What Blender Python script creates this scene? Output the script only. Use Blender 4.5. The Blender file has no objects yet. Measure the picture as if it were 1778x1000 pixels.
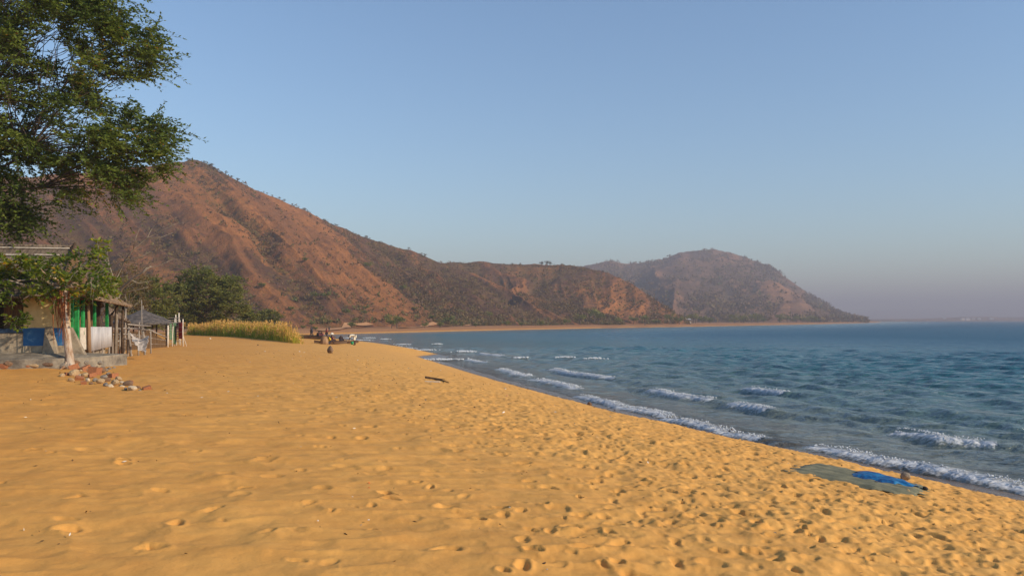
import bpy, bmesh, math, random
import numpy as np
from mathutils import Vector, Matrix
from mathutils.bvhtree import BVHTree

rad = math.radians
rng = np.random.default_rng(7)
random.seed(7)
scene = bpy.context.scene
COL = scene.collection

# ------------------------------------------------------------------ camera
F, CX, HY, CZ = 1450.0, 889.0, 555.5, 4.0        # focal length in px of the 1778 px frame, horizon row, eye height over the lake
cam_d = bpy.data.cameras.new('camera')
cam = bpy.data.objects.new('camera', cam_d)
COL.objects.link(cam)
cam.location = (0, 0, CZ)
cam.rotation_euler = (rad(90), 0, 0)
cam_d.sensor_width = 36
cam_d.lens = 36 * F / 1778
cam_d.shift_y = (HY - 500) / 1778
cam_d.clip_start = 0.1
cam_d.clip_end = 40000
scene.camera = cam

# ------------------------------------------------------------------ sky, sun, exposure
SUN_AZ, SUN_EL = rad(112), rad(26)                # clockwise from +Y (straight ahead): over the lake, to the right and a little behind
to_sun = Vector((math.sin(SUN_AZ) * math.cos(SUN_EL), math.cos(SUN_AZ) * math.cos(SUN_EL), math.sin(SUN_EL)))
world = bpy.data.worlds.new('World')
scene.world = world
world.use_nodes = True
wn = world.node_tree.nodes
bg = wn['Background']
sky = wn.new('ShaderNodeTexSky')
sky.sky_type = 'NISHITA'
sky.sun_disc = False
sky.sun_elevation = SUN_EL
sky.sun_rotation = SUN_AZ
sky.altitude = 3000
sky.air_density = 1.8
sky.dust_density = 0.4
sky.ozone_density = 4.5
world.node_tree.links.new(sky.outputs[0], bg.inputs[0])
bg.inputs[1].default_value = 0.15
sun_d = bpy.data.lights.new('sun', 'SUN')
sun_d.energy = 4.8
sun_d.angle = rad(0.6)
sun_d.color = (1.0, 0.83, 0.62)
sun = bpy.data.objects.new('sun', sun_d)
COL.objects.link(sun)
sun.rotation_euler = to_sun.to_track_quat('Z', 'Y').to_euler()
vs = scene.view_settings
vs.view_transform = 'Standard'
vs.look = 'None'
vs.exposure = 0.12
vs.gamma = 1.0
vs.use_curve_mapping = False

# ------------------------------------------------------------------ noise
def _h(i, j, s):
    n = (i.astype(np.int64) * 374761393 + j.astype(np.int64) * 668265263 + s * 1442695041) & 0xffffffff
    n = ((n ^ (n >> 13)) * 1274126177) & 0xffffffff
    n = ((n ^ (n >> 16)) * 2246822519) & 0xffffffff
    return ((n ^ (n >> 15)) & 0xffffff) / float(0xffffff)

def vnoise(x, y, s=0):
    i, j = np.floor(x), np.floor(y)
    u, v = x - i, y - j
    u = u * u * u * (u * (u * 6 - 15) + 10)
    v = v * v * v * (v * (v * 6 - 15) + 10)
    a, b, c, d = _h(i, j, s), _h(i + 1, j, s), _h(i, j + 1, s), _h(i + 1, j + 1, s)
    return (a * (1 - u) + b * u) * (1 - v) + (c * (1 - u) + d * u) * v

def fbm(x, y, o=4, s=0):
    r, a, t = 0.0, 1.0, 0.0
    for k in range(o):
        r = r + a * vnoise(x, y, s + k * 17)
        t += a
        a *= 0.5
        x, y = x * 2.03 + 11.3, y * 2.03 - 7.7
    return r / t

def sstep(a, b, x):
    t = np.clip((x - a) / (b - a), 0, 1)
    return t * t * (3 - 2 * t)

# ------------------------------------------------------------------ object helpers
def tag(o, label=None, cat=None, group=None, kind=None):
    if label: o['label'] = label
    if cat: o['category'] = cat
    if group: o['group'] = group
    if kind: o['kind'] = kind
    return o

def empty(name, loc, rz=0.0, label=None, cat=None, group=None):
    o = bpy.data.objects.new(name, None)
    o.empty_display_size = 0.2
    COL.objects.link(o)
    o.location = loc
    o.rotation_euler = (0, 0, rz)
    return tag(o, label, cat, group)

def link(name, me, m=None, parent=None, loc=(0, 0, 0)):
    o = bpy.data.objects.new(name, me)
    COL.objects.link(o)
    if m is not None and not me.materials:
        me.materials.append(m)
    o.parent = parent
    o.location = loc
    return o

def mesh_np(name, V, faces, smooth=True, attrs=None, uv=None):
    """faces: (n,k) int array, all the same size k"""
    me = bpy.data.meshes.new(name)
    V = np.asarray(V, dtype=np.float32)
    faces = np.asarray(faces, dtype=np.int32)
    n, k = faces.shape
    me.vertices.add(len(V))
    me.vertices.foreach_set('co', V.ravel())
    me.loops.add(n * k)
    me.loops.foreach_set('vertex_index', faces.ravel())
    me.polygons.add(n)
    me.polygons.foreach_set('loop_start', np.arange(0, n * k, k, dtype=np.int32))
    if attrs:
        for nm, a in attrs.items():
            at_ = me.attributes.new(nm, 'FLOAT', 'POINT')
            at_.data.foreach_set('value', np.asarray(a, dtype=np.float32).ravel())
    me.update(calc_edges=True)
    me.validate()
    if uv is not None:
        l = me.uv_layers.new(name='UVMap')
        l.data.foreach_set('uv', np.asarray(uv, dtype=np.float32)[faces.ravel()].ravel())
    if smooth:
        me.polygons.foreach_set('use_smooth', np.ones(n, dtype=bool))
    return me

def grid_faces(nr, nc, wrap=False):
    i = np.arange(nr - 1)[:, None]
    j = np.arange(nc if wrap else nc - 1)[None, :]
    j2 = (j + 1) % nc
    return np.stack([i * nc + j, i * nc + j2, (i + 1) * nc + j2, (i + 1) * nc + j], -1).reshape(-1, 4)

class MB:
    """small mesh builder"""
    def __init__(self):
        self.v, self.f = [], []
    def add(self, vs_, fs_):
        b = len(self.v)
        self.v += [tuple(p) for p in vs_]
        self.f += [tuple(b + i for i in q) for q in fs_]
        return self
    def box(self, c, s, rz=0, jit=0, rot=None):
        P = []
        R = Matrix.Rotation(rz, 3, 'Z') if rot is None else rot
        for x in (-.5, .5):
            for y in (-.5, .5):
                for z in (-.5, .5):
                    p = R @ Vector((x * s[0], y * s[1], z * s[2]))
                    P.append((c[0] + p.x + random.uniform(-jit, jit), c[1] + p.y + random.uniform(-jit, jit), c[2] + p.z + random.uniform(-jit, jit)))
        return self.add(P, [(0, 1, 3, 2), (4, 6, 7, 5), (0, 4, 5, 1), (2, 3, 7, 6), (0, 2, 6, 4), (1, 5, 7, 3)])
    def tube(self, pts, rads, n=6, cap=True):
        pts = [Vector(p) for p in pts]
        rads = [float(q) for q in rads] if hasattr(rads, '__len__') else [rads] * len(pts)
        b = len(self.v)
        up = Vector((0.31, 0.17, 0.93))
        for i, p in enumerate(pts):
            d = (pts[min(i + 1, len(pts) - 1)] - pts[max(i - 1, 0)])
            d = d.normalized() if d.length > 1e-9 else Vector((0, 0, 1))
            a = d.cross(up)
            if a.length < 0.15: a = d.cross(Vector((1, 0, 0)))
            a.normalize()
            c = d.cross(a)
            for k in range(n):
                t = 2 * math.pi * k / n
                self.v.append(tuple(p + rads[i] * (math.cos(t) * a + math.sin(t) * c)))
        for i in range(len(pts) - 1):
            for k in range(n):
                q = (k + 1) % n
                self.f.append((b + i * n + k, b + i * n + q, b + (i + 1) * n + q, b + (i + 1) * n + k))
        if cap:
            self.f.append(tuple(b + k for k in range(n - 1, -1, -1)))
            self.f.append(tuple(b + (len(pts) - 1) * n + k for k in range(n)))
        return self
    def mesh(self, name, smooth=False):
        me = bpy.data.meshes.new(name)
        me.from_pydata(self.v, [], self.f)
        me.update()
        if smooth:
            for p in me.polygons: p.use_smooth = True
        return me
    def build(self, name, m, parent=None, loc=(0, 0, 0), smooth=False, bevel=0):
        o = link(name, self.mesh(name, smooth), m, parent, loc)
        if bevel:
            bv = o.modifiers.new('bevel', 'BEVEL')
            bv.width = bevel
            bv.segments = 2
        return o

# ------------------------------------------------------------------ materials
def mat(name, c1, c2=None, c3=None, scale=5.0, rough=0.85, bump=0.0, bscale=None, stretch=(1, 1, 1), coord='Object', spec=0.3, detail=5.0, lo=0.35, hi=0.65, bdist=0.02):
    m = bpy.data.materials.new(name)
    m.use_nodes = True
    nt = m.node_tree
    N, L = nt.nodes, nt.links
    b = N['Principled BSDF']
    b.inputs['Roughness'].default_value = rough
    b.inputs['Specular IOR Level'].default_value = spec
    tc = N.new('ShaderNodeTexCoord')
    mp = N.new('ShaderNodeMapping')
    mp.inputs['Scale'].default_value = stretch
    L.new(tc.outputs[coord], mp.inputs[0])
    if c2 is None:
        b.inputs['Base Color'].default_value = (*c1, 1)
    else:
        no = N.new('ShaderNodeTexNoise')
        no.inputs['Scale'].default_value = scale
        no.inputs['Detail'].default_value = detail
        no.inputs['Roughness'].default_value = 0.62
        L.new(mp.outputs[0], no.inputs[0])
        cr = N.new('ShaderNodeValToRGB')
        e = cr.color_ramp.elements
        e[0].position, e[0].color = lo, (*c1, 1)
        e[1].position, e[1].color = hi, (*c2, 1)
        if c3 is not None:
            k = e.new((lo + hi) / 2)
            k.color = (*c3, 1)
        L.new(no.outputs[0], cr.inputs[0])
        L.new(cr.outputs[0], b.inputs['Base Color'])
    if bump:
        nb = N.new('ShaderNodeTexNoise')
        nb.inputs['Scale'].default_value = bscale or scale * 4
        nb.inputs['Detail'].default_value = 6
        L.new(mp.outputs[0], nb.inputs[0])
        bp = N.new('ShaderNodeBump')
        bp.inputs['Strength'].default_value = bump
        bp.inputs['Distance'].default_value = bdist
        L.new(nb.outputs[0], bp.inputs['Height'])
        L.new(bp.outputs[0], b.inputs['Normal'])
    return m

def leaf_mat(name, cols, trans=0.35, rough=0.55):
    """colour picked per leaf by the stored attribute rnd"""
    m = bpy.data.materials.new(name)
    m.use_nodes = True
    N, L = m.node_tree.nodes, m.node_tree.links
    b = N['Principled BSDF']
    b.inputs['Roughness'].default_value = rough
    b.inputs['Specular IOR Level'].default_value = 0.25
    at_ = N.new('ShaderNodeAttribute')
    at_.attribute_name = 'rnd'
    cr = N.new('ShaderNodeValToRGB')
    e = cr.color_ramp.elements
    e[0].position, e[0].color = cols[0][0], (*cols[0][1], 1)
    e[1].position, e[1].color = cols[-1][0], (*cols[-1][1], 1)
    for p, c in cols[1:-1]:
        k = e.new(p)
        k.color = (*c, 1)
    L.new(at_.outputs['Fac'], cr.inputs[0])
    L.new(cr.outputs[0], b.inputs['Base Color'])
    tr = N.new('ShaderNodeBsdfTranslucent')
    L.new(cr.outputs[0], tr.inputs[0])
    mx = N.new('ShaderNodeMixShader')
    mx.inputs[0].default_value = trans
    L.new(b.outputs[0], mx.inputs[1])
    L.new(tr.outputs[0], mx.inputs[2])
    L.new(mx.outputs[0], N['Material Output'].inputs[0])
    return m

# ------------------------------------------------------------------ layout: picture ray <-> ground
def at(px, py, Y):
    return Vector(((px - CX) / F * Y, Y, CZ - (py - HY) / F * Y))

def wpt(px, py, h=0.0):                           # point on the lake surface, or h above it
    d = (CZ - h) * F / (py - HY)
    return ((px - CX) / F * d, d)

SHORE = [(16, -400), (16, -60), (14.6, -10), (13.2, 8)] + [wpt(*p, .09) for p in (
    (1778, 873), (1650, 845), (1500, 813), (1400, 790), (1300, 770), (1200, 746), (1100, 725), (1000, 698), (930, 680), (870, 663), (800, 642), (757, 629), (735, 622.5), (772, 617.0),
    (735, 614.0), (690, 608), (650, 602), (600, 593), (560, 586.5), (535, 583.0))] + [wpt(*p) for p in (
    (548, 580.6), (620, 579.0), (700, 577.0), (800, 574.5), (900, 572.2), (1050, 569.3), (1200, 567.0), (1350, 564.0), (1440, 562.2), (1500, 560.6), (1530, 559.4), (1512, 558.5))]
SH = np.array(SHORE)
SH = np.vstack([SH, [[SH[-1][0] + 900, SH[-1][1] + 2200], [6000, 5200], [14000, 6500]]])

def shore_sd(x, y):
    """signed distance to the waterline, + on land"""
    x = np.asarray(x, dtype=np.float64); y = np.asarray(y, dtype=np.float64)
    best = np.full(x.shape, 1e18); sg = np.ones(x.shape)
    for (ax, ay), (bx, by) in zip(SH[:-1], SH[1:]):
        dx, dy = bx - ax, by - ay
        t = np.clip(((x - ax) * dx + (y - ay) * dy) / (dx * dx + dy * dy), 0, 1)
        ex, ey = x - ax - t * dx, y - ay - t * dy
        d2 = ex * ex + ey * ey
        cr = dx * (y - ay) - dy * (x - ax)
        up = d2 < best - 1e-9
        best = np.where(up, d2, best)
        sg = np.where(up, np.where(cr >= 0, 1.0, -1.0), sg)
    return np.sqrt(best) * sg + 1.1

def land_z(x, y, sd=None):
    x = np.asarray(x, dtype=np.float64); y = np.asarray(y, dtype=np.float64)
    if sd is None: sd = shore_sd(x, y)
    sd = sd + 0.5 * (fbm(x * 0.45, y * 0.45, 3, 90) - 0.5) * sstep(150, 40, y)
    hm = 2.3 - 1.0 * sstep(70, 210, y)
    up = 0.08 * np.clip(sd, 0, 1.2) + (hm - .1) * np.tanh(np.maximum(sd - 1.0, 0) * 0.25 / hm) + 0.015 * np.maximum(sd - 26, 0) * sstep(400, 60, y)
    up = up + 0.25 * (fbm(x * 0.06, y * 0.06, 3, 5) - 0.5) * sstep(4, 16, sd)
    return np.where(sd > 0, up, np.maximum(sd * 0.14, -3.0))

def gz(x, y):
    return float(land_z(np.array([x]), np.array([y]))[0])

def ground_at(px, py):
    """point where the ray through a pixel meets the beach"""
    Y = np.geomspace(3, 600, 4000)
    x = (px - CX) / F * Y
    z = CZ - (py - HY) / F * Y
    hit = z < land_z(x, Y)
    if not hit.any(): return None
    i = int(np.argmax(hit))
    return Vector((x[i], Y[i], z[i]))

# ================================================================== GROUND (sand beach and land behind it, one sheet)
def pits(x, y, cell, r0, depth, seed, prob):
    """trodden hollows: elongated, randomly turned, with a pushed-up rim"""
    ci, cj = np.floor(x / cell), np.floor(y / cell)
    out = np.zeros_like(x)
    for di in (-1, 0, 1):
        for dj in (-1, 0, 1):
            i, j = ci + di, cj + dj
            px_ = (i + 0.15 + 0.7 * _h(i, j, seed)) * cell
            py_ = (j + 0.15 + 0.7 * _h(i, j, seed + 1)) * cell
            on = _h(i, j, seed + 2) < prob
            an = _h(i, j, seed + 3) * math.pi
            rr = r0 * (0.6 + 0.8 * _h(i, j, seed + 4))
            el = 0.5 + 0.35 * _h(i, j, seed + 5)
            dp = depth * (0.4 + 0.9 * _h(i, j, seed + 6))
            dx, dy = x - px_, y - py_
            a = (dx * np.cos(an) + dy * np.sin(an)) / rr
            b = (-dx * np.sin(an) + dy * np.cos(an)) / (rr * el)
            d = np.sqrt(a * a + b * b)
            e = dp * (-np.exp(-(d / 0.95) ** 6) * (0.75 + 0.25 * np.tanh(2 * a)) + 0.28 * np.exp(-((d - 1.35) / 0.35) ** 2))
            out += np.where(on, e, 0)
    return out

def make_ground():
    ang = np.concatenate([np.linspace(-43, 43, 860), np.linspace(43, 317, 70)[1:-1]])
    ang = np.radians(ang)
    r = np.concatenate([[0.6, 1.5, 2.6], np.geomspace(3.6, 50, 720), np.geomspace(50, 420, 150)[1:], np.geomspace(420, 2500, 26)[1:]])
    A, R = np.meshgrid(ang, r)
    X, Y = R * np.sin(A), R * np.cos(A) - 0.5
    sh = X.shape
    x, y = X.ravel(), Y.ravel()
    sd = shore_sd(x, y)
    z = land_z(x, y, sd)
    wob = fbm(x * 0.5, y * 0.5, 3, 41)
    near = sstep(75, 25, y)
    m_ = (np.abs(y) < 80) & (sd > -1.5) & (np.abs(x) < 90) & (y > 0)
    xs, ys, sds, wb = x[m_], y[m_], sd[m_], wob[m_]
    # trodden part towards the water, wind-smoothed part behind it
    lim = sds - 5.5 * (wb - 0.5)
    dense = sstep(15.5, 9.5, lim) * sstep(0.25, 1.4, sds)
    loose = sstep(20, 11, lim) * sstep(0.25, 1.4, sds)
    wx = xs + 0.09 * (fbm(xs * 7, ys * 7, 3, 51) - 0.5); wy = ys + 0.09 * (fbm(xs * 7 + 9, ys * 7, 3, 52) - 0.5)
    dz = pits(wx, wy, 0.225, 0.066, 0.031, 100, 0.006 + 0.86 * dense)
    dz += pits(wx, wy, 0.40, 0.095, 0.038, 200, 0.004 + 0.50 * loose)
    dz += pits(wx, wy, 0.95, 0.15, 0.028, 300, 0.004 + 0.40 * loose)
    # low humps and wind ripples
    dz += 0.075 * (fbm(wx * 1.5, wy * 1.5, 3, 61) - 0.5) * sstep(0.3, 2, sds)
    dz += 0.075 * (fbm(wx * 5.5, wy * 5.5, 3, 65) - 0.5) * (0.20 + dense) * sstep(0.3, 2, sds)
    rip = 1 - np.abs(2 * vnoise(wx * 1.1 + 2.2 * wy * 0.3 + 3, wy * 2.6 - wx * 0.5, 71) - 1)
    dz += 0.026 * rip ** 2 * sstep(6, 14, sds)
    # walking trails
    for (ax, ay), (bx, by), sd_ in (((5.5, 6.5), (6.0, 24.0), 3), ((1.2, 4.0), (2.8, 26.0), 5)):
        L_ = math.hypot(bx - ax, by - ay); ux, uy = (bx - ax) / L_, (by - ay) / L_
        for k in range(int(L_ / .62)):
            wv = .5 * math.sin(k * .23 + sd_)
            s_ = .09 if k % 2 else -.09
            cx, cy = ax + ux * .62 * k - uy * (s_ + wv), ay + uy * .62 * k + ux * (s_ + wv)
            q = np.where((np.abs(xs - cx) < .35) & (np.abs(ys - cy) < .35))[0]
            if len(q) == 0: continue
            a_ = (xs[q] - cx) * ux + (ys[q] - cy) * uy; b_ = -(xs[q] - cx) * uy + (ys[q] - cy) * ux
            wd = .052 - .016 * np.cos(a_ / .13 * 3.0)
            d_ = np.sqrt((a_ / .135) ** 2 + (b_ / wd) ** 2)
            dz[q] += .022 * (-np.exp(-(d_ / .95) ** 6) * (1.0 + .3 * np.sin(a_ * 22)) + .32 * np.exp(-((d_ - 1.35) / .35) ** 2))
    z[m_] += dz * near[m_]
    z += 0.5 * (fbm(x * 0.11, y * 0.11, 3, 77) - 0.5) * sstep(70, 200, y) * sstep(3, 12, sd)
    me = mesh_np('ground', np.stack([x, y, z], 1), grid_faces(*sh, wrap=True)[:, ::-1], attrs={'sd': (sd + 0.55 * (fbm(x * 0.7, y * 0.7, 3, 33) - 0.5)) * (1 + 24 * sstep(150, 260, y))})
    return me

def sand_mat():
    m = bpy.data.materials.new('sand')
    m.use_nodes = True
    N, L = m.node_tree.nodes, m.node_tree.links
    b = N['Principled BSDF']
    geo = N.new('ShaderNodeNewGeometry')
    def noise(sc, det=5, rough=0.6):
        n = N.new('ShaderNodeTexNoise'); n.inputs['Scale'].default_value = sc; n.inputs['Detail'].default_value = det; n.inputs['Roughness'].default_value = rough
        L.new(geo.outputs['Position'], n.inputs[0]); return n
    def ramp(src, p0, c0, p1, c1):
        r_ = N.new('ShaderNodeValToRGB'); e = r_.color_ramp.elements
        e[0].position, e[0].color, e[1].position, e[1].color = p0, (*c0, 1), p1, (*c1, 1)
        L.new(src, r_.inputs[0]); return r_
    def mix(fac, a, c, mode='MIX'):
        x = N.new('ShaderNodeMix'); x.data_type = 'RGBA'; x.blend_type = mode
        if hasattr(fac, 'links'): L.new(fac, x.inputs[0])
        else: x.inputs[0].default_value = fac
        for k, s in ((6, a), (7, c)):
            if hasattr(s, 'links'): L.new(s, x.inputs[k])
            else: x.inputs[k].default_value = (*s, 1)
        return x.outputs[2]
    n1, n2, n3 = noise(0.35, 4), noise(3.5, 5), noise(160, 3, 0.7)
    col = ramp(n1.outputs[0], 0.35, (0.58, 0.225, 0.030), 0.68, (0.69, 0.315, 0.060)).outputs[0]
    col = mix(0.35, col, ramp(n2.outputs[0], 0.3, (0.48, 0.205, 0.050), 0.7, (0.70, 0.330, 0.066)).outputs[0])
    col = mix(0.22, col, ramp(n3.outputs[0], 0.3, (0.22, 0.12, 0.045), 0.62, (0.74, 0.46, 0.16)).outputs[0])
    sd = N.new('ShaderNodeAttribute'); sd.attribute_name = 'sd'
    pale = N.new('ShaderNodeMapRange'); pale.inputs[1].default_value = 22; pale.inputs[2].default_value = 10; pale.inputs[4].default_value = 0.55
    L.new(sd.outputs['Fac'], pale.inputs[0])
    col = mix(pale.outputs[0], col, ramp(n2.outputs[0], 0.3, (0.65, 0.340, 0.092), 0.7, (0.86, 0.485, 0.145)).outputs[0])
    # inland soil: redder
    far = N.new('ShaderNodeMapRange'); far.inputs[1].default_value = 34; far.inputs[2].default_value = 60
    L.new(sd.outputs['Fac'], far.inputs[0])
    col = mix(far.outputs[0], col, ramp(n2.outputs[0], 0.35, (0.30, 0.13, 0.055), 0.65, (0.44, 0.22, 0.085)).outputs[0])
    # wet sand and washed-up weed along the waterline
    wet = N.new('ShaderNodeMapRange'); wet.inputs[1].default_value = 2.1; wet.inputs[2].default_value = 1.4
    wet.interpolation_type = 'SMOOTHSTEP'
    L.new(sd.outputs['Fac'], wet.inputs[0])
    wcol = ramp(n2.outputs[0], 0.35, (0.07, 0.045, 0.03), 0.62, (0.20, 0.125, 0.062)).outputs[0]
    col = mix(wet.outputs[0], col, wcol)
    L.new(col, b.inputs['Base Color'])
    rr = N.new('ShaderNodeMapRange'); rr.inputs[3].default_value = 0.95; rr.inputs[4].default_value = 0.22
    L.new(wet.outputs[0], rr.inputs[0])
    L.new(rr.outputs[0], b.inputs['Roughness'])
    b.inputs['Specular IOR Level'].default_value = 0.15
    bp = N.new('ShaderNodeBump'); bp.inputs['Strength'].default_value = 0.35; bp.inputs['Distance'].default_value = 0.02
    nb = noise(22, 6, 0.65)
    L.new(nb.outputs[0], bp.inputs['Height'])
    bp2 = N.new('ShaderNodeBump'); bp2.inputs['Strength'].default_value = 0.25; bp2.inputs['Distance'].default_value = 0.004
    L.new(n3.outputs[0], bp2.inputs['Height']); L.new(bp.outputs[0], bp2.inputs['Normal'])
    L.new(bp2.outputs[0], b.inputs['Normal'])
    return m

ground = tag(link('ground', make_ground(), sand_mat()), kind='structure')

# ================================================================== LAKE with breaking waves
# crest lines: picture points of each little breaker, its height (m) and where along it the foam breaks
BREAKERS = [
    ([(950, 637), (985, 645), (1030, 651), (1075, 656), (1110, 660)], 0.26, (0.10, 0.78)),
    ([(1095, 668), (1150, 679), (1200, 687), (1250, 693), (1300, 699)], 0.28, (0.26, 0.78)),
    ([(1270, 695), (1300, 702), (1345, 709), (1400, 716)], 0.28, (0.05, 0.62)),
    ([(1285, 668), (1330, 675), (1385, 682), (1450, 688), (1500, 693)], 0.30, (0.10, 0.50)),
    ([(1545, 740), (1580, 748), (1640, 760), (1735, 767), (1800, 774)], 0.24, (0.08, 0.74)),
    ([(825, 612), (850, 615), (885, 618)], 0.20, (0.1, 0.8)),
    ([(800, 622), (830, 627), (860, 630)], 0.16, (0.3, 0.8)),
    ([(1075, 642), (1130, 646), (1190, 650)], 0.30, (2, 3)),
    ([(1210, 638), (1260, 640), (1310, 643)], 0.28, (2, 3)),
    ([(1530, 672), (1580, 675), (1640, 678)], 0.34, (2, 3)),
    ([(1640, 712), (1720, 720), (1800, 727)], 0.26, (2, 3)),
    ([(1740, 785), (1790, 790), (1850, 800)], 0.30, (2, 3)),
    ([(1240, 728), (1330, 742), (1420, 752)], 0.12, (2, 3)),
    # the shore break
    ([(868, 638), (890, 646), (925, 655)], 0.18, (0.05, 0.85)),
    ([(920, 655), (950, 661), (985, 668), (1003, 674)], 0.20, (0.1, 0.95)),
    ([(1000, 683), (1040, 692), (1075, 702), (1100, 707)], 0.24, (0.05, 0.95)),
    ([(1085, 705), (1130, 714), (1165, 721)], 0.20, (0.05, 0.95)),
    ([(1155, 720), (1200, 730), (1262, 744), (1275, 748)], 0.24, (0.02, 0.95)),
    ([(1262, 746), (1300, 755), (1340, 763), (1375, 770)], 0.22, (0.08, 0.60)),
    ([(1390, 768), (1420, 773), (1500, 789), (1600, 806), (1690, 824), (1778, 843), (1850, 858)], 0.22, (0.04, 1.0)),
]
def resample(P, step):
    P = np.array(P, dtype=np.float64)
    s = np.concatenate([[0], np.cumsum(np.linalg.norm(np.diff(P, axis=0), axis=1))])
    n = max(2, int(s[-1] / step))
    t = np.linspace(0, s[-1], n)
    return np.stack([np.interp(t, s, P[:, k]) for k in range(P.shape[1])], 1), t / s[-1]

crests = []
for pts, h, fr in BREAKERS:
    W = []
    for (px_, py_) in pts:
        d = (CZ - h * 0.7) * F / (py_ - HY)
        W.append(((px_ - CX) / F * d, d))
    C, t = resample(W, 0.15)
    # wander a little so that no crest is a ruled line
    nrm = np.stack([-np.gradient(C[:, 1]), np.gradient(C[:, 0])], 1)
    nrm /= np.linalg.norm(nrm, axis=1, keepdims=True)
    k = fbm(t * len(C) * 0.15 * 0.6 + 31 * h, np.full(len(t), len(crests) * 3.1), 3, 8) - 0.5
    C = C + nrm * (0.7 * k)[:, None]
    crests.append((C, t, h, fr))

def make_lake():
    ang = np.radians(np.concatenate([np.linspace(-22, 40, 560), np.linspace(40, 175, 40)[1:]]))
    r = np.concatenate([np.geomspace(9, 14, 25), np.geomspace(14, 120, 620)[1:], np.geomspace(120, 600, 150)[1:], np.geomspace(600, 16000, 60)[1:]])
    A, R = np.meshgrid(ang, r)
    X, Y = R * np.sin(A), R * np.cos(A)
    sh = X.shape
    x, y, rr = X.ravel(), Y.ravel(), R.ravel()
    sd = shore_sd(x, y)
    off = np.maximum(-sd, 0)
    z = np.zeros_like(x)
    g = np.random.default_rng(21)
    row = np.gradient(r)[:, None].repeat(sh[1], 1).ravel()
    wp = 1.5 * (fbm(x * 0.08, y * 0.08, 2, 3) - 0.5)
    for k in range(40):
        lam = 0.5 * (6.0 / 0.5) ** g.random()
        th = rad(205) + g.normal(0, 0.45)                     # running towards the beach
        amp = 0.0085 * lam ** 0.75 * (0.6 + 0.8 * g.random())
        kx, ky = math.cos(th) * 2 * math.pi / lam, math.sin(th) * 2 * math.pi / lam
        ph = kx * x + ky * y + g.random() * 6.28 + wp * 2 * math.pi / max(lam, 2)
        s = np.sin(ph)
        s = s + 0.22 * np.cos(2 * ph)
        z += amp * s * np.clip(lam / (row * 3.0) - 0.6, 0, 1)
    grp = 0.35 + 1.3 * fbm(x * 0.09, y * 0.05, 3, 12)
    z *= sstep(0.0, 9.0, off) * 0.85 * grp + 0.10
    foam = np.zeros_like(x)
    for C, t, h, fr in crests:
        c0, c1 = C.min(0) - 4, C.max(0) + 4
        idx = np.where((x > c0[0]) & (x < c1[0]) & (y > c0[1]) & (y < c1[1]))[0]
        if len(idx) == 0: continue
        T = np.gradient(C, axis=0); T /= np.linalg.norm(T, axis=1, keepdims=True)
        Cs, Ts, ts = C[::3], T[::3], t[::3]
        bd = np.full(len(idx), 1e9); bs = np.zeros(len(idx)); bt = np.zeros(len(idx))
        for q in range(len(Cs)):
            dx, dy = x[idx] - Cs[q, 0], y[idx] - Cs[q, 1]
            d = dx * dx + dy * dy
            up = d < bd
            bd = np.where(up, d, bd)
            cr_ = Ts[q, 0] * dy - Ts[q, 1] * dx
            bs = np.where(up, np.sign(cr_), bs); bt = np.where(up, ts[q], bt)
        d = np.sqrt(bd)
        # crest lines run away from the beach side: shoreward side is the near / left one
        shore_side = bs < 0
        w = np.where(shore_side, 0.42 if fr[0] < 1 else 0.75, 1.0 if fr[0] < 1 else 1.5)
        if fr[0] > 1: h = h * 0.62
        else: h = h * 0.8
        ends = np.sin(np.clip(bt, 0.001, 0.999) * math.pi) ** 0.6
        tip = np.exp(-(d / w) ** 2) * ends * (d < 3.5)
        z[idx] = np.maximum(z[idx], 0) * (1 - tip) + z[idx] * 0 + h * tip + np.minimum(z[idx], 0) * (1 - tip)
        z[idx] -= 0.25 * h * np.exp(-((d - 0.75) / 0.4) ** 2) * shore_side * ends
        ok = (bt > fr[0] - 0.02) & (bt < fr[1] + 0.02)
        foam[idx] = np.maximum(foam[idx], np.where(ok, np.where(shore_side, np.exp(-(d / 0.5) ** 2), np.exp(-(d / 0.9) ** 2) * 0.75), 0))
    # thin swash at the edge
    me = mesh_np('lake', np.stack([x, y, z], 1), grid_faces(*sh)[:, ::-1], attrs={'off': off, 'foam': foam})
    return me

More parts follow.
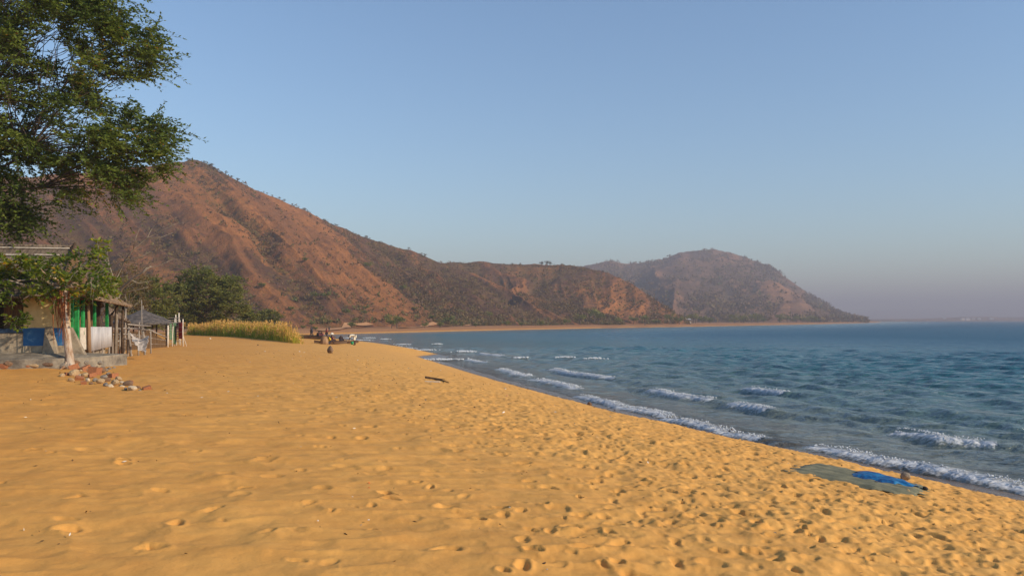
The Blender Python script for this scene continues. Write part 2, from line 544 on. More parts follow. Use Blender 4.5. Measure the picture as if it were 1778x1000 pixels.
def water_mat():
    m = bpy.data.materials.new('lake_water')
    m.use_nodes = True
    N, L = m.node_tree.nodes, m.node_tree.links
    b = N['Principled BSDF']
    geo = N.new('ShaderNodeNewGeometry')
    def mapped(scale):
        mp = N.new('ShaderNodeMapping'); mp.inputs['Scale'].default_value = scale; mp.inputs['Rotation'].default_value = (0, 0, rad(-20))
        L.new(geo.outputs['Position'], mp.inputs[0]); return mp.outputs[0]
    def noise(vec, sc, det=4):
        n = N.new('ShaderNodeTexNoise'); n.inputs['Scale'].default_value = sc; n.inputs['Detail'].default_value = det
        L.new(vec, n.inputs[0]); return n.outputs[0]
    off = N.new('ShaderNodeAttribute'); off.attribute_name = 'off'
    mr = N.new('ShaderNodeMapRange'); mr.inputs[1].default_value = 0; mr.inputs[2].default_value = 90
    L.new(off.outputs['Fac'], mr.inputs[0])
    cr = N.new('ShaderNodeValToRGB'); e = cr.color_ramp.elements
    e[0].position, e[0].color = 0.0, (0.085, 0.075, 0.055, 1)
    e[1].position, e[1].color = 1.0, (0.0, 0.082, 0.140, 1)
    for p, c in ((0.03, (0.145, 0.160, 0.135)), (0.12, (0.095, 0.155, 0.150)), (0.35, (0.015, 0.115, 0.140))):
        k = e.new(p); k.color = (*c, 1)
    L.new(mr.outputs[0], cr.inputs[0])
    fo = N.new('ShaderNodeAttribute'); fo.attribute_name = 'foam'
    n = noise(mapped((1, 1, 1)), 9, 6)
    mm = N.new('ShaderNodeMath'); mm.operation = 'ADD'
    L.new(fo.outputs['Fac'], mm.inputs[0]); L.new(n, mm.inputs[1])
    st = N.new('ShaderNodeMapRange'); st.inputs[1].default_value = 0.95; st.inputs[2].default_value = 1.35
    L.new(mm.outputs[0], st.inputs[0])
    mx = N.new('ShaderNodeMix'); mx.data_type = 'RGBA'
    L.new(st.outputs[0], mx.inputs[0]); L.new(cr.outputs[0], mx.inputs[6]); mx.inputs[7].default_value = (0.58, 0.60, 0.61, 1)
    L.new(mx.outputs[2], b.inputs['Base Color'])
    ro = N.new('ShaderNodeMapRange'); ro.inputs[4].default_value = 0.8
    rf = N.new('ShaderNodeMapRange'); rf.inputs[1].default_value = 10; rf.inputs[2].default_value = 130; rf.inputs[3].default_value = 0.12; rf.inputs[4].default_value = 0.42
    L.new(off.outputs['Fac'], rf.inputs[0]); L.new(rf.outputs[0], ro.inputs[3])
    L.new(st.outputs[0], ro.inputs[0]); L.new(ro.outputs[0], b.inputs['Roughness'])
    b.inputs['IOR'].default_value = 1.33
    b.inputs['Specular IOR Level'].default_value = 0.5
    # ripples: fine close in, longer chop that still reads far out
    b1 = N.new('ShaderNodeBump'); b1.inputs['Strength'].default_value = 0.8; b1.inputs['Distance'].default_value = 0.12
    L.new(noise(mapped((1.0, 1.5, 1)), 3.2, 5), b1.inputs['Height'])
    b2 = N.new('ShaderNodeBump'); b2.inputs['Strength'].default_value = 1.0; b2.inputs['Distance'].default_value = 0.9
    L.new(noise(mapped((0.8, 1.6, 1)), 0.6, 6), b2.inputs['Height']); L.new(b1.outputs[0], b2.inputs['Normal'])
    L.new(b2.outputs[0], b.inputs['Normal'])
    return m

lake = tag(link('lake', make_lake(), water_mat()), kind='structure')

# foam: heaps of small froth lumps tumbling along the breaking stretches
def ico():
    bm = bmesh.new()
    bmesh.ops.create_icosphere(bm, subdivisions=1, radius=1.0)
    V = np.array([v.co[:] for v in bm.verts]); Fc = np.array([[v.index for v in f.verts] for f in bm.faces])
    bm.free()
    return V, Fc
ICO_V, ICO_F = ico()
def blobs(P, S, jitter=0.25):
    """P centres (n,3), S radii (n,3) -> one mesh of small irregular lumps"""
    n = len(P)
    V = ICO_V[None] * (1 + jitter * rng.uniform(-1, 1, (n, len(ICO_V), 1)))
    V = V * S[:, None, :] + P[:, None, :]
    Fc = ICO_F[None] + (np.arange(n) * len(ICO_V))[:, None, None]
    return V.reshape(-1, 3), Fc.reshape(-1, 3)

fp, fs = [], []
for C, t, h, fr in crests:
    if fr[0] > 1: continue
    T = np.gradient(C, axis=0); T /= np.linalg.norm(T, axis=1, keepdims=True)
    Nn = np.stack([T[:, 1], -T[:, 0]], 1)                      # towards the beach
    L_ = np.sum(np.linalg.norm(np.diff(C, axis=0), axis=1))
    dist = np.linalg.norm(C.mean(0))
    n = int(L_ * (fr[1] - fr[0]) * (420 if dist < 45 else 140))
    u = rng.uniform(max(fr[0], 0), min(fr[1], 1), n)
    dens = fbm(u * L_ * 0.9, np.full(n, h * 40.0), 3, 15)
    lf = (u - fr[0]) / (fr[1] - fr[0])
    env = np.clip(np.clip(np.sin(np.clip(lf, 0, 1) * math.pi), 0, 1) ** 0.5 * (0.15 + 1.5 * (dens - 0.22)), 0.06, 1.1)
    keep = rng.random(n) < np.clip(2.2 * (dens - .25), .10, 1)
    ix = np.clip((u * (len(C) - 1)).astype(int), 0, len(C) - 1)
    s = rng.beta(1.3, 1.8, n) * 1.0                              # 0 on the crest, 1 at the toe
    back = rng.random(n) < 0.2
    across = np.where(back, -rng.random(n) * 0.5, s * 0.30 * env)
    zz = np.where(back, h * 0.8 * np.exp(-(across / 1.0) ** 2), h * env * 0.50 * (1 - s ** 1.3) + 0.02) * np.clip(0.35 + np.sin(np.clip(u, 0, 1) * math.pi) ** 0.6, 0, 1.05)
    zz += rng.normal(0, 0.018, n) + 0.03 * env * (rng.random(n) < 0.15)
    xy = C[ix] + Nn[ix] * across[:, None] + T[ix] * rng.normal(0, 0.06, n)[:, None]
    r_ = rng.uniform(0.008, 0.024, n) * (1.0 if dist < 45 else 1.5)
    fp.append(np.column_stack([xy, zz])[keep]); fs.append(np.column_stack([r_ * 1.5, r_ * 1.3, r_])[keep])
# distant white caps
for px_, py_, w in ((630, 592, 1.6), (604, 588, 1.2), (672, 604, 2.2), (690, 607, 2.4), (735, 610, 1.6), (806, 612, 1.0), (760, 627, 2.5), (812, 613, 1.2), (700, 600, 1.2), (640, 588, 1.4), (760, 599, .8), (668, 590, 1.0), (1033, 625, 1.0), (979, 623, 1.0), (905, 624, .8)):
    X_, Y_ = wpt(px_, py_)
    n = int(90 * w)
    uu = rng.normal(0, 0.45 * w, n)
    r_ = rng.uniform(0.03, 0.075, n)
    fp.append(np.column_stack([X_ + uu, Y_ + 0.25 * uu + rng.normal(0, .12, n), 0.12 + rng.random(n) * 0.12])); fs.append(np.column_stack([r_ * 1.6, r_ * 1.3, r_]))
V_, F_ = blobs(np.vstack(fp), np.vstack(fs))
foam_m = mat('foam_white', (0.62, 0.64, 0.66), rough=0.7, spec=0.2)
tag(link('foam', mesh_np('foam', V_, F_), foam_m), 'white froth tumbling on the small breaking waves along the shore', 'foam', kind='stuff')

# ================================================================== HILLS
def curve_u(P, n):
    P = np.array(P, dtype=np.float64)
    s = np.linspace(0, 1, len(P)); u = np.linspace(0, 1, n)
    out = np.stack([np.interp(u, s, P[:, k]) for k in range(3)], 1)
    k = max(1, n // (len(P) * 3))
    ker = np.ones(2 * k + 1) / (2 * k + 1)
    for _ in range(2):
        pad = np.vstack([np.repeat(out[:1], k, 0), out, np.repeat(out[-1:], k, 0)])
        out = np.stack([np.convolve(pad[:, q], ker, 'valid') for q in range(3)], 1)
    return out

def make_hill(name, foot, ridge, nu, nv, amp, gfreq, seed, back=0.5, rough=1.0, power=1.15):
    """a ruled slope from a foot line up to a crest line and down behind it, cut by gullies running down the slope"""
    Fo, Ri = curve_u(foot, nu), curve_u(ridge, nu)
    v = np.concatenate([np.linspace(0, 1, nv), 1 + np.linspace(0, back, nv // 4)[1:]])
    U, V = np.meshgrid(np.arange(nu), v)
    D = Ri - Fo
    vv = np.minimum(V, 1.0)
    X = Fo[U, 0] + D[U, 0] * V
    Y = Fo[U, 1] + D[U, 1] * V
    Z = Fo[U, 2] + D[U, 2] * (vv ** power)
    Z = np.where(V > 1, Z - D[U, 2] * 1.5 * (V - 1), Z)
    s = np.concatenate([[0], np.cumsum(np.linalg.norm(np.diff(Fo[:, :2] * 0.5 + Ri[:, :2] * 0.5, axis=0), axis=1))])
    SU = s[U]
    SV = np.linalg.norm(D, axis=1)[U] * V
    wob = 1.0 * (fbm(SU * gfreq * 1.3, SV * gfreq * 0.7, 3, seed) - 0.5)
    def gul(f, sd_):
        q = fbm(SU * f + wob, SV * f * 0.07, 2, sd_)
        return 1 - np.abs(2 * q - 1) * 2.0
    g = (gul(gfreq, seed + 3) + gul(gfreq * 2.3, seed + 5) * 0.5 + gul(gfreq * 5.5, seed + 7) * 0.25) / 1.75
    hz_ = np.clip(D[:, 2] / (3.5 * amp), 0, 1)[U]
    bump = (g - 0.3) * amp * hz_ * np.sin(np.clip(vv, 0, 1) ** 0.8 * math.pi * 0.93 + 0.02)
    small = (fbm(SU * 0.07, SV * 0.07, 5, seed + 9) - 0.5) * 3.0 * rough * hz_
    crest = (fbm(SU * 0.025, SV * 0.01, 4, seed + 13) - 0.5) * 0.2 * amp * hz_ * np.exp(-((V - 1) / 0.2) ** 2)
    Z = Z + bump + small * sstep(0.0, 0.15, V) + crest
    me = mesh_np(name, np.stack([X.ravel(), Y.ravel(), Z.ravel()], 1), grid_faces(*X.shape), attrs={'gully': g.ravel(), 'height': np.clip(vv, 0, 1).ravel()}, uv=np.stack([SU.ravel(), SV.ravel()], 1))
    return me, (X, Y, Z)

def hill_mat(name, soil, soil2, burn, scrub, sc=1.0):
    m = bpy.data.materials.new(name)
    m.use_nodes = True
    N, L = m.node_tree.nodes, m.node_tree.links
    b = N['Principled BSDF']
    b.inputs['Roughness'].default_value = 0.95
    b.inputs['Specular IOR Level'].default_value = 0.05
    tc = N.new('ShaderNodeTexCoord')
    def noise(scale, s, det=6, rough=0.62, off=0):
        mp = N.new('ShaderNodeMapping'); mp.inputs['Scale'].default_value = scale; mp.inputs['Location'].default_value = (off, off * 1.7, 0)
        mp.inputs['Rotation'].default_value = (0, 0, rad(10))
        L.new(tc.outputs['UV'], mp.inputs[0])
        n = N.new('ShaderNodeTexNoise'); n.inputs['Scale'].default_value = s; n.inputs['Detail'].default_value = det; n.inputs['Roughness'].default_value = rough; n.inputs['Distortion'].default_value = 0.6
        L.new(mp.outputs[0], n.inputs[0]); return n.outputs[0]
    def mr(src, a, c):
        r_ = N.new('ShaderNodeMapRange'); r_.inputs[1].default_value = a; r_.inputs[2].default_value = c; r_.interpolation_type = 'SMOOTHSTEP'
        L.new(src, r_.inputs[0]); return r_.outputs[0]
    def mix(fac, a, c):
        x = N.new('ShaderNodeMix'); x.data_type = 'RGBA'
        L.new(fac, x.inputs[0])
        for k, s in ((6, a), (7, c)):
            if hasattr(s, 'links'): L.new(s, x.inputs[k])
            else: x.inputs[k].default_value = (*s, 1)
        return x.outputs[2]
    def math_(op, a, c):
        x = N.new('ShaderNodeMath'); x.operation = op
        for k, s in ((0, a), (1, c)):
            if hasattr(s, 'links'): L.new(s, x.inputs[k])
            else: x.inputs[k].default_value = s
        return x.outputs[0]
    gu = N.new('ShaderNodeAttribute'); gu.attribute_name = 'gully'
    col = mix(mr(noise((1, .5, 1), 0.05 * sc, 5), 0.3, 0.7), soil, soil2)
    # old burns: big ragged patches drawn out down the slope, broken up by finer noise
    bn = math_('ADD', math_('MULTIPLY', noise((1.5, .42, 1), 0.0125 * sc, 3, .5, 40), 0.75), math_('MULTIPLY', noise((1, .6, 1), 0.11 * sc, 6, .7, 90), 0.35))
    bf = mr(bn, 0.495, 0.55)
    col = mix(math_('MULTIPLY', bf, 0.85), col, burn)
    # long erosion streaks down the slope
    col = mix(math_('MULTIPLY', mr(noise((1, .085, 1), 0.075 * sc, 4, .6, 210), 0.50, 0.62), 0.6), col, soil2)
    col = mix(math_('MULTIPLY', mr(noise((1, .085, 1), 0.06 * sc, 4, .6, 310), 0.53, 0.63), 0.6), col, burn)
    # dry scrub speckle, thicker in the gullies
    sn = math_('ADD', noise((1, .8, 1), 0.22 * sc, 6, .75, 10), math_('MULTIPLY', math_('SUBTRACT', 0.3, gu.outputs['Fac']), 0.22))
    col = mix(math_('MULTIPLY', mr(sn, 0.43, 0.60), 0.72), col, scrub)
    sn2 = noise((1, .9, 1), 0.5 * sc, 5, .8, 70)
    col = mix(math_('MULTIPLY', mr(sn2, 0.50, 0.66), 0.65), col, burn)
    # bare spur tops
    bare = math_('MULTIPLY', mr(math_('ADD', gu.outputs['Fac'], math_('MULTIPLY', noise((1, 1, 1), 0.09 * sc, 5, .7, 20), 0.8)), 0.92, 1.2), 0.5 if sc == 1.0 else 0.2)
    col = mix(bare, col, soil2)
    col = mix(math_('MULTIPLY', mr(noise((1, .7, 1), 0.85 * sc, 6, .8, 55), 0.42, 0.62), 0.5), col, scrub)
    col = mix(math_('MULTIPLY', mr(noise((1, .6, 1), 0.33 * sc, 6, .8, 155), 0.50, 0.68), 0.5), col, burn)
    L.new(col, b.inputs['Base Color'])
    bp = N.new('ShaderNodeBump'); bp.inputs['Strength'].default_value = 1.0; bp.inputs['Distance'].default_value = 2.2 / sc
    L.new(noise((1, .8, 1), 0.25 * sc, 7, .75, 33), bp.inputs['Height'])
    L.new(bp.outputs[0], b.inputs['Normal'])
    return m

def ridge_pts(L_):
    return [tuple(at(*p)) for p in L_]
def foot_pts(L_):
    """(px, distance, z): foot of the slope"""
    return [((px_ - CX) / F * Y_, Y_, z_) for px_, Y_, z_ in L_]

SOIL, SOIL2, BURN, SCRUB = (0.32, 0.122, 0.043), (0.46, 0.178, 0.062), (0.084, 0.046, 0.042), (0.180, 0.115, 0.038)
hm_near = hill_mat('hill_dry_slope', SOIL, SOIL2, BURN, SCRUB)
hm_far = hill_mat('mountain_dry_slope', (0.30, 0.140, 0.075), (0.42, 0.205, 0.110), (0.115, 0.070, 0.058), (0.150, 0.110, 0.055), 0.35)

R2 = ridge_pts([(700, 462, 640), (745, 456, 660), (790, 453, 680), (850, 456, 700), (900, 458, 705), (955, 458, 700), (1000, 461, 690), (1040, 470, 675), (1080, 486, 655), (1110, 502, 635), (1150, 528, 610), (1190, 557, 590)])
F2 = foot_pts([(740, 420, 1), (790, 425, 1), (840, 430, 1), (890, 440, 1), (930, 450, 1), (970, 460, 1), (1010, 475, 1), (1050, 490, 1), (1090, 510, 1), (1125, 525, 1), (1165, 545, 1), (1205, 560, 1)])
hill2_me, _ = make_hill('hill', F2, R2, 420, 110, 10, 0.020, 300)
hill2 = tag(link('hill', hill2_me, hm_near), kind='structure')
R1 = ridge_pts([(-700, 330, 430), (-400, 325, 440), (-150, 318, 455), (0, 312, 470), (120, 305, 485), (220, 296, 500), (300, 284, 515), (345, 277, 530), (385, 301, 545), (430, 326, 560), (500, 354, 575), (560, 386, 585), (620, 407, 595), (680, 427, 600), (740, 446, 600), (790, 464, 590), (850, 492, 570), (925, 514, 540), (1000, 532, 515), (1085, 557, 490)])
_fx = [-1400, -900, -520, -230, -20, 120, 240, 330, 400, 455, 505, 550, 595, 645, 695, 750, 810, 880, 960, 1050, 1090]
_fy = [190, 195, 200, 205, 210, 216, 222, 228, 236, 244, 254, 266, 280, 296, 315, 335, 360, 390, 420, 470, 486]
F1 = foot_pts([(p, float(np.interp(p, _fx, _fy)), 1.3) for p in (-300, -60, 180, 310, 420, 520, 595, 640, 675, 710, 760, 800, 840, 880, 920, 955, 990, 1020, 1050, 1085)])
hill1_me, H1 = make_hill('hill', F1, R1, 800, 200, 11, 0.019, 500)
hill1 = tag(link('hill', hill1_me, hm_near), kind='structure')
R3 = ridge_pts([(850, 480, 1750), (940, 470, 1800), (1010, 464, 1850), (1060, 453, 1900), (1085, 457, 1920), (1130, 456, 1950), (1175, 442, 1980), (1225, 433, 2000), (1255, 436, 1990), (1290, 445, 1970), (1325, 458, 1940), (1345, 465, 1920), (1370, 488, 1880), (1405, 512, 1800), (1440, 532, 1700), (1470, 549, 1600), (1502, 556, 1480)])
F3 = foot_pts([(980, 800, 1), (1010, 800, 1), (1040, 800, 1), (1070, 800, 1), (1100, 810, 1), (1130, 820, 1), (1165, 830, 1), (1200, 840, 1), (1235, 850, 1), (1270, 860, 1), (1305, 880, 1), (1340, 900, 1), (1375, 930, 1), (1410, 970, 1), (1445, 1020, 1), (1475, 1090, 1), (1508, 1200, 1)])
hill3_me, _ = make_hill('mountain', F3, R3, 460, 170, 30, 0.0052, 900, rough=2.0, power=1.3)
tag(link('mountain', hill3_me, hm_far), kind='structure')
# low lands and hills across the lake, almost lost in the haze
R4 = ridge_pts([(1350, 545, 9000), (1440, 545, 9000), (1510, 539, 9000), (1580, 536, 9000), (1650, 540, 9200), (1720, 534, 9400), (1800, 538, 9600), (1900, 530, 9800), (2050, 534, 9900)])
F4 = foot_pts([(1400, 5600, -1), (1460, 5600, -1), (1520, 5600, -1), (1590, 5600, -1), (1660, 5600, -1), (1740, 5600, -1), (1820, 5600, -1), (1920, 5600, -1), (2080, 5600, -1)])
hill4_me, _ = make_hill('distant_hills', F4, R4, 260, 60, 60, 0.0018, 1300, rough=4.0, power=2.2)
tag(link('distant_hills', hill4_me, hm_far), kind='structure')
R5 = ridge_pts([(1440, 555, 3000), (1530, 554, 3200), (1600, 553.2, 3400), (1660, 550.5, 3500), (1700, 549.5, 3600), (1760, 551, 3600), (1830, 548, 3600), (1950, 550, 3600)])
F5 = foot_pts([(1440, 1700, -1), (1530, 2000, -1), (1600, 2300, -1), (1660, 2600, -1), (1700, 2700, -1), (1760, 2800, -1), (1830, 2800, -1), (1950, 2800, -1)])
hill5_me, _ = make_hill('low_headland', F5, R5, 200, 30, 3, 0.006, 1500, rough=1.0)
tag(link('low_headland', hill5_me, hm_far), kind='structure')

def bvh_of(me):
    V = [v.co.copy() for v in me.vertices]
    return BVHTree.FromPolygons(V, [tuple(p.vertices) for p in me.polygons])
BV = [bvh_of(hill1_me), bvh_of(hill2_me), bvh_of(hill3_me)]
def cast(px, py, which=(0, 1, 2)):
    d = Vector(((px - CX) / F, 1, -(py - HY) / F)).normalized()
    o = Vector((0, 0, CZ))
    best = None
    for k in which:
        hit = BV[k].ray_cast(o, d)
        if hit[0] is not None and (best is None or hit[3] < best[1]): best = (hit[0], hit[3])
    g_ = ground_at(px, py) if py > HY + 6 else None
    if g_ is not None and (best is None or (g_ - o).length < best[1]): return g_
    return best[0] if best else None
def drop(x, y):
    """height of whatever ground is uppermost there"""
    z = gz(x, y)
    for b in BV[:2]:
        hit = b.ray_cast(Vector((x, y, 900)), Vector((0, 0, -1)))
        if hit[0] is not None: z = max(z, hit[0].z)
    return z

# ================================================================== HAZE over the lake
hz = MB().box((900, 4960, 106), (13000, 10200, 220)).build('haze', None)
hz_m = bpy.data.materials.new('haze_air')
hz_m.use_nodes = True
for n_ in list(hz_m.node_tree.nodes):
    if n_.type != 'OUTPUT_MATERIAL': hz_m.node_tree.nodes.remove(n_)
pv = hz_m.node_tree.nodes.new('ShaderNodeVolumePrincipled')
pv.inputs['Color'].default_value = (0.61, 0.60, 0.68, 1)
pv.inputs['Density'].default_value = 0.00043
pv.inputs['Anisotropy'].default_value = 0.0
hz_m.node_tree.links.new(pv.outputs[0], hz_m.node_tree.nodes['Material Output'].inputs['Volume'])
hz.data.materials.append(hz_m)
tag(hz, 'thin grey-blue haze hanging over the lake and hills', 'haze', kind='stuff')

# ================================================================== PLANTS
M = {}
M['bark_pale'] = mat('bark_pale', (0.24, 0.13, 0.07), (0.52, 0.43, 0.34), (0.42, 0.31, 0.22), scale=7, stretch=(1, 1, .35), rough=0.9, bump=0.4, lo=0.36, hi=0.6)
M['bark'] = mat('bark', (0.07, 0.05, 0.035), (0.17, 0.13, 0.10), scale=8, rough=0.95, bump=0.5)
M['twig_grey'] = mat('twig_grey', (0.22, 0.18, 0.14), (0.36, 0.31, 0.25), scale=6, rough=0.9)
M['root_rust'] = mat('root_rust', (0.20, 0.065, 0.025), (0.34, 0.13, 0.05), scale=12, rough=0.9)
M['acacia'] = leaf_mat('acacia_leaf', [(0.0, (0.050, 0.085, 0.015)), (0.45, (0.125, 0.175, 0.026)), (0.85, (0.20, 0.235, 0.034)), (0.98, (0.20, 0.19, 0.03)), (1.0, (0.30, 0.16, 0.03))], 0.40)
M['thicket'] = leaf_mat('thicket_leaf', [(0.0, (0.080, 0.100, 0.020)), (0.5, (0.18, 0.19, 0.038)), (1.0, (0.28, 0.25, 0.05))], 0.40)
M['fig'] = leaf_mat('fig_leaf', [(0.0, (0.060, 0.110, 0.012)), (0.45, (0.14, 0.20, 0.020)), (0.75, (0.26, 0.29, 0.022)), (0.92, (0.48, 0.38, 0.02)), (1.0, (0.50, 0.27, 0.02))], 0.48, 0.42)
M['dry_bush'] = leaf_mat('dry_bush_leaf', [(0.0, (0.09, 0.055, 0.022)), (0.6, (0.17, 0.11, 0.035)), (1.0, (0.16, 0.14, 0.035))], 0.2)
M['reed'] = leaf_mat('reed_blade', [(0.0, (0.19, 0.26, 0.015)), (0.45, (0.42, 0.42, 0.035)), (0.8, (0.66, 0.40, 0.09)), (1.0, (0.78, 0.46, 0.16))], 0.35)
M['hillscrub'] = leaf_mat('hill_scrub', [(0.0, (0.10, 0.060, 0.036)), (0.4, (0.18, 0.105, 0.045)), (0.7, (0.20, 0.135, 0.04)), (1.0, (0.12, 0.13, 0.035))], 0.2)

def unit(a):
    return a / np.maximum(np.linalg.norm(a, axis=-1, keepdims=True), 1e-9)

def leaf_quads(P, D, ln, wd, g):
    """rhombic leaves: base P, direction D, length ln, width wd"""
    n = len(P)
    D = unit(D)
    S = unit(np.cross(D, unit(g.normal(0, 1, (n, 3)) * [1, 1, .6] + [0, 0, .8])))
    ln = ln[:, None]; wd = wd[:, None]
    V = np.stack([P, P + D * ln * .45 + S * wd * .5, P + D * ln, P + D * ln * .45 - S * wd * .5], 1).reshape(-1, 3)
    return V, np.arange(n * 4).reshape(n, 4)

def foliage(centers, radii, mid, g, n_twig, twig_len, n_leaf, leaf_len, leaf_w, flat=0.55, droop=0.35, out=0.9, spread=0.5):
    """leaf sprays on twigs radiating from clump centres; returns leaf mesh data and twig lines"""
    C = np.repeat(centers, n_twig, 0); R = np.repeat(radii, n_twig)
    n = len(C)
    o = unit(C - np.asarray(mid))
    d = unit(unit(g.normal(0, 1, (n, 3)) * [1, 1, flat]) + o * out * [1, 1, .5])
    start = C + unit(g.normal(0, 1, (n, 3))) * (R * spread * g.random(n) ** .5)[:, None] * [1, 1, .7]
    L_ = twig_len * R * g.uniform(.55, 1.3, n)
    t = np.sort(g.random((n, n_leaf)), 1)
    pos = start[:, None] + d[:, None] * (L_[:, None] * t)[..., None]
    pos[..., 2] -= droop * L_[:, None] * t ** 2
    side = unit(np.cross(d, [0, 0, 1.0]))
    sg = np.where(np.arange(n_leaf) % 2 == 0, 1.0, -1.0)
    ld = d[:, None] * .55 + side[:, None] * sg[None, :, None] * .8 + g.normal(0, .35, (n, n_leaf, 3))
    k = n * n_leaf
    V, Fc = leaf_quads(pos.reshape(k, 3), ld.reshape(k, 3), leaf_len * g.uniform(.6, 1.4, k), leaf_w * g.uniform(.7, 1.3, k), g)
    tone = np.repeat(np.clip(g.normal(.5, .16, len(centers)), .05, .9), n_twig * n_leaf)
    rnd = np.clip(tone + g.normal(0, .17, k) + (g.random(k) < .006) * .6, 0, 1)
    end = start + d * L_[:, None]; end[:, 2] -= droop * L_
    midp = start + d * L_[:, None] * .5; midp[:, 2] -= droop * L_ * .25
    return V, Fc, np.repeat(rnd, 4), (start, midp, end)

def twig_mesh(name, S, Mi, E, r):
    n = len(S)
    V, Fc = [], []
    off = np.array([[r, 0, 0], [-.5 * r, .87 * r, 0], [-.5 * r, -.5 * r, .7 * r]])
    V = np.concatenate([S[:, None] + off, Mi[:, None] + off * .8, E[:, None] + off * .35], 1).reshape(-1, 3)
    b = (np.arange(n) * 9)[:, None, None]
    q = []
    for a in (0, 3):
        for k in range(3):
            q.append([a + k, a + (k + 1) % 3, a + 3 + (k + 1) % 3, a + 3 + k])
    return mesh_np(name, V, (b + np.array(q)[None]).reshape(-1, 4))

def wavy(a, b, n=5, w=0.08, sag=0.0):
    a, b = Vector(a), Vector(b)
    L_ = (b - a).length
    return [a.lerp(b, k / (n - 1)) + Vector((random.uniform(-w, w) * L_, random.uniform(-w, w) * L_, random.uniform(-w, w) * L_ - sag * L_ * math.sin(math.pi * k / (n - 1)))) * (0 if k in (0, n - 1) else 1) for k in range(n)]

def in_poly(p, poly):
    x, y = p; c = False
    j = len(poly) - 1
    for i in range(len(poly)):
        if (poly[i][1] > y) != (poly[j][1] > y) and x < (poly[j][0] - poly[i][0]) * (y - poly[i][1]) / (poly[j][1] - poly[i][1]) + poly[i][0]: c = not c
        j = i
    return c

def crown_points(poly, Y0, depth, n, g, holes=(), gap=14):
    """clump centres filling a rounded volume whose outline is the traced one"""
    xs = [p[0] for p in poly]; ys = [p[1] for p in poly]
    out, scr = [], []
    tries = 0
    while len(out) < n and tries < 60000:
        tries += 1
        p = (g.uniform(min(xs), max(xs)), g.uniform(min(ys), max(ys)))
        if not in_poly(p, poly): continue
        if any(((p[0] - h[0]) / h[2]) ** 2 + ((p[1] - h[1]) / h[3]) ** 2 < 1 for h in holes): continue
        # nearer the outline the crown is thinner from front to back
        e = min(min(math.hypot(p[0] - q[0], p[1] - q[1]) for q in poly) / (0.25 * (max(ys) - min(ys))), 1)
        Y = Y0 + depth * (0.25 + .75 * e) * g.uniform(-1, 1)
        out.append(tuple(at(p[0], p[1], Y)))
    return np.array(out)

def make_tree(name, label, cat, base, top, C, R, g, m_leaf, m_bark, limbs, trunk_r, group=None, **kw):
    root = empty(name, base, 0, label, cat, group)
    b = Vector(base)
    mid = C.mean(0) - np.array([0, 0, .25 * np.ptp(C[:, 2])])
    V, Fc, rnd, (S, Mi, E) = foliage(C, R, mid, g, **kw)
    cr = link('crown', mesh_np('crown', V - np.array(base), Fc, smooth=False, attrs={'rnd': rnd}), m_leaf, root)
    tr = MB()
    fork = Vector(top)
    tr.tube([p - b for p in wavy(b - Vector((0, 0, .3)), fork, 5, .03)], [trunk_r * 1.35, trunk_r, trunk_r * .9, trunk_r * .8, trunk_r * .7], 9)
    # limbs go to the means of groups of clumps, then a branch to every clump
    idx = np.argsort(np.arctan2(C[:, 2] - fork.z, C[:, 0] - fork.x) + g.normal(0, .25, len(C)))
    for part in np.array_split(idx, limbs):
        cm = Vector(C[part].mean(0))
        end = fork.lerp(cm, .85)
        pth = wavy(fork, end, 6, .05, -.04)
        tr.tube([p - b for p in pth], list(np.linspace(trunk_r * .45, trunk_r * .13, 6)), 6)
        for i in part:
            c = Vector(C[i])
            k = min(pth[1:], key=lambda p: (p - c).length)
            tr.tube([p - b for p in wavy(k, c, 4, .07)], [trunk_r * .11, trunk_r * .08, trunk_r * .05, trunk_r * .03], 4, cap=False)
    tm = tr.mesh('trunk', True)
    link('trunk', tm, m_bark, root)
    o = np.array(base)
    link('twigs', twig_mesh('twigs', S - o, Mi - o, E - o, kw['leaf_w'] * .16), m_bark, cr)
    return root

g = np.random.default_rng(3)
# ---- the big feathery tree reaching into the picture from behind the hut
poly = [(-400, 60), (-360, -120), (-250, -220), (-60, -200), (110, -120), (190, -40), (205, 8), (248, 24), (268, 72), (260, 112), (222, 148), (236, 184), (274, 205), (296, 228), (272, 258), (278, 290), (240, 316), (200, 350), (160, 374), (110, 352), (70, 340), (45, 360), (28, 400), (0, 410), (-120, 400), (-300, 360), (-380, 280)]
holes = [(140, 205, 42, 14), (60, 225, 30, 12), (205, 180, 26, 14), (15, 150, 16, 10), (95, 130, 22, 9), (10, 285, 25, 12)]
C = crown_points(poly, 35.0, 3.6, 540, g, holes)
tb = (-27.5, 36.0)
make_tree('acacia_tree', 'tall feathery dark green tree spreading over the thatched roof', 'tree', (tb[0], tb[1], gz(*tb)), (-26.3, 35.6, 6.6), C, g.uniform(.55, .95, len(C)), g, M['acacia'], M['bark'], 16, .26,
          n_twig=23, twig_len=1.45, n_leaf=23, leaf_len=.15, leaf_w=.065, flat=.4, droop=.2, out=1.1, spread=.75)

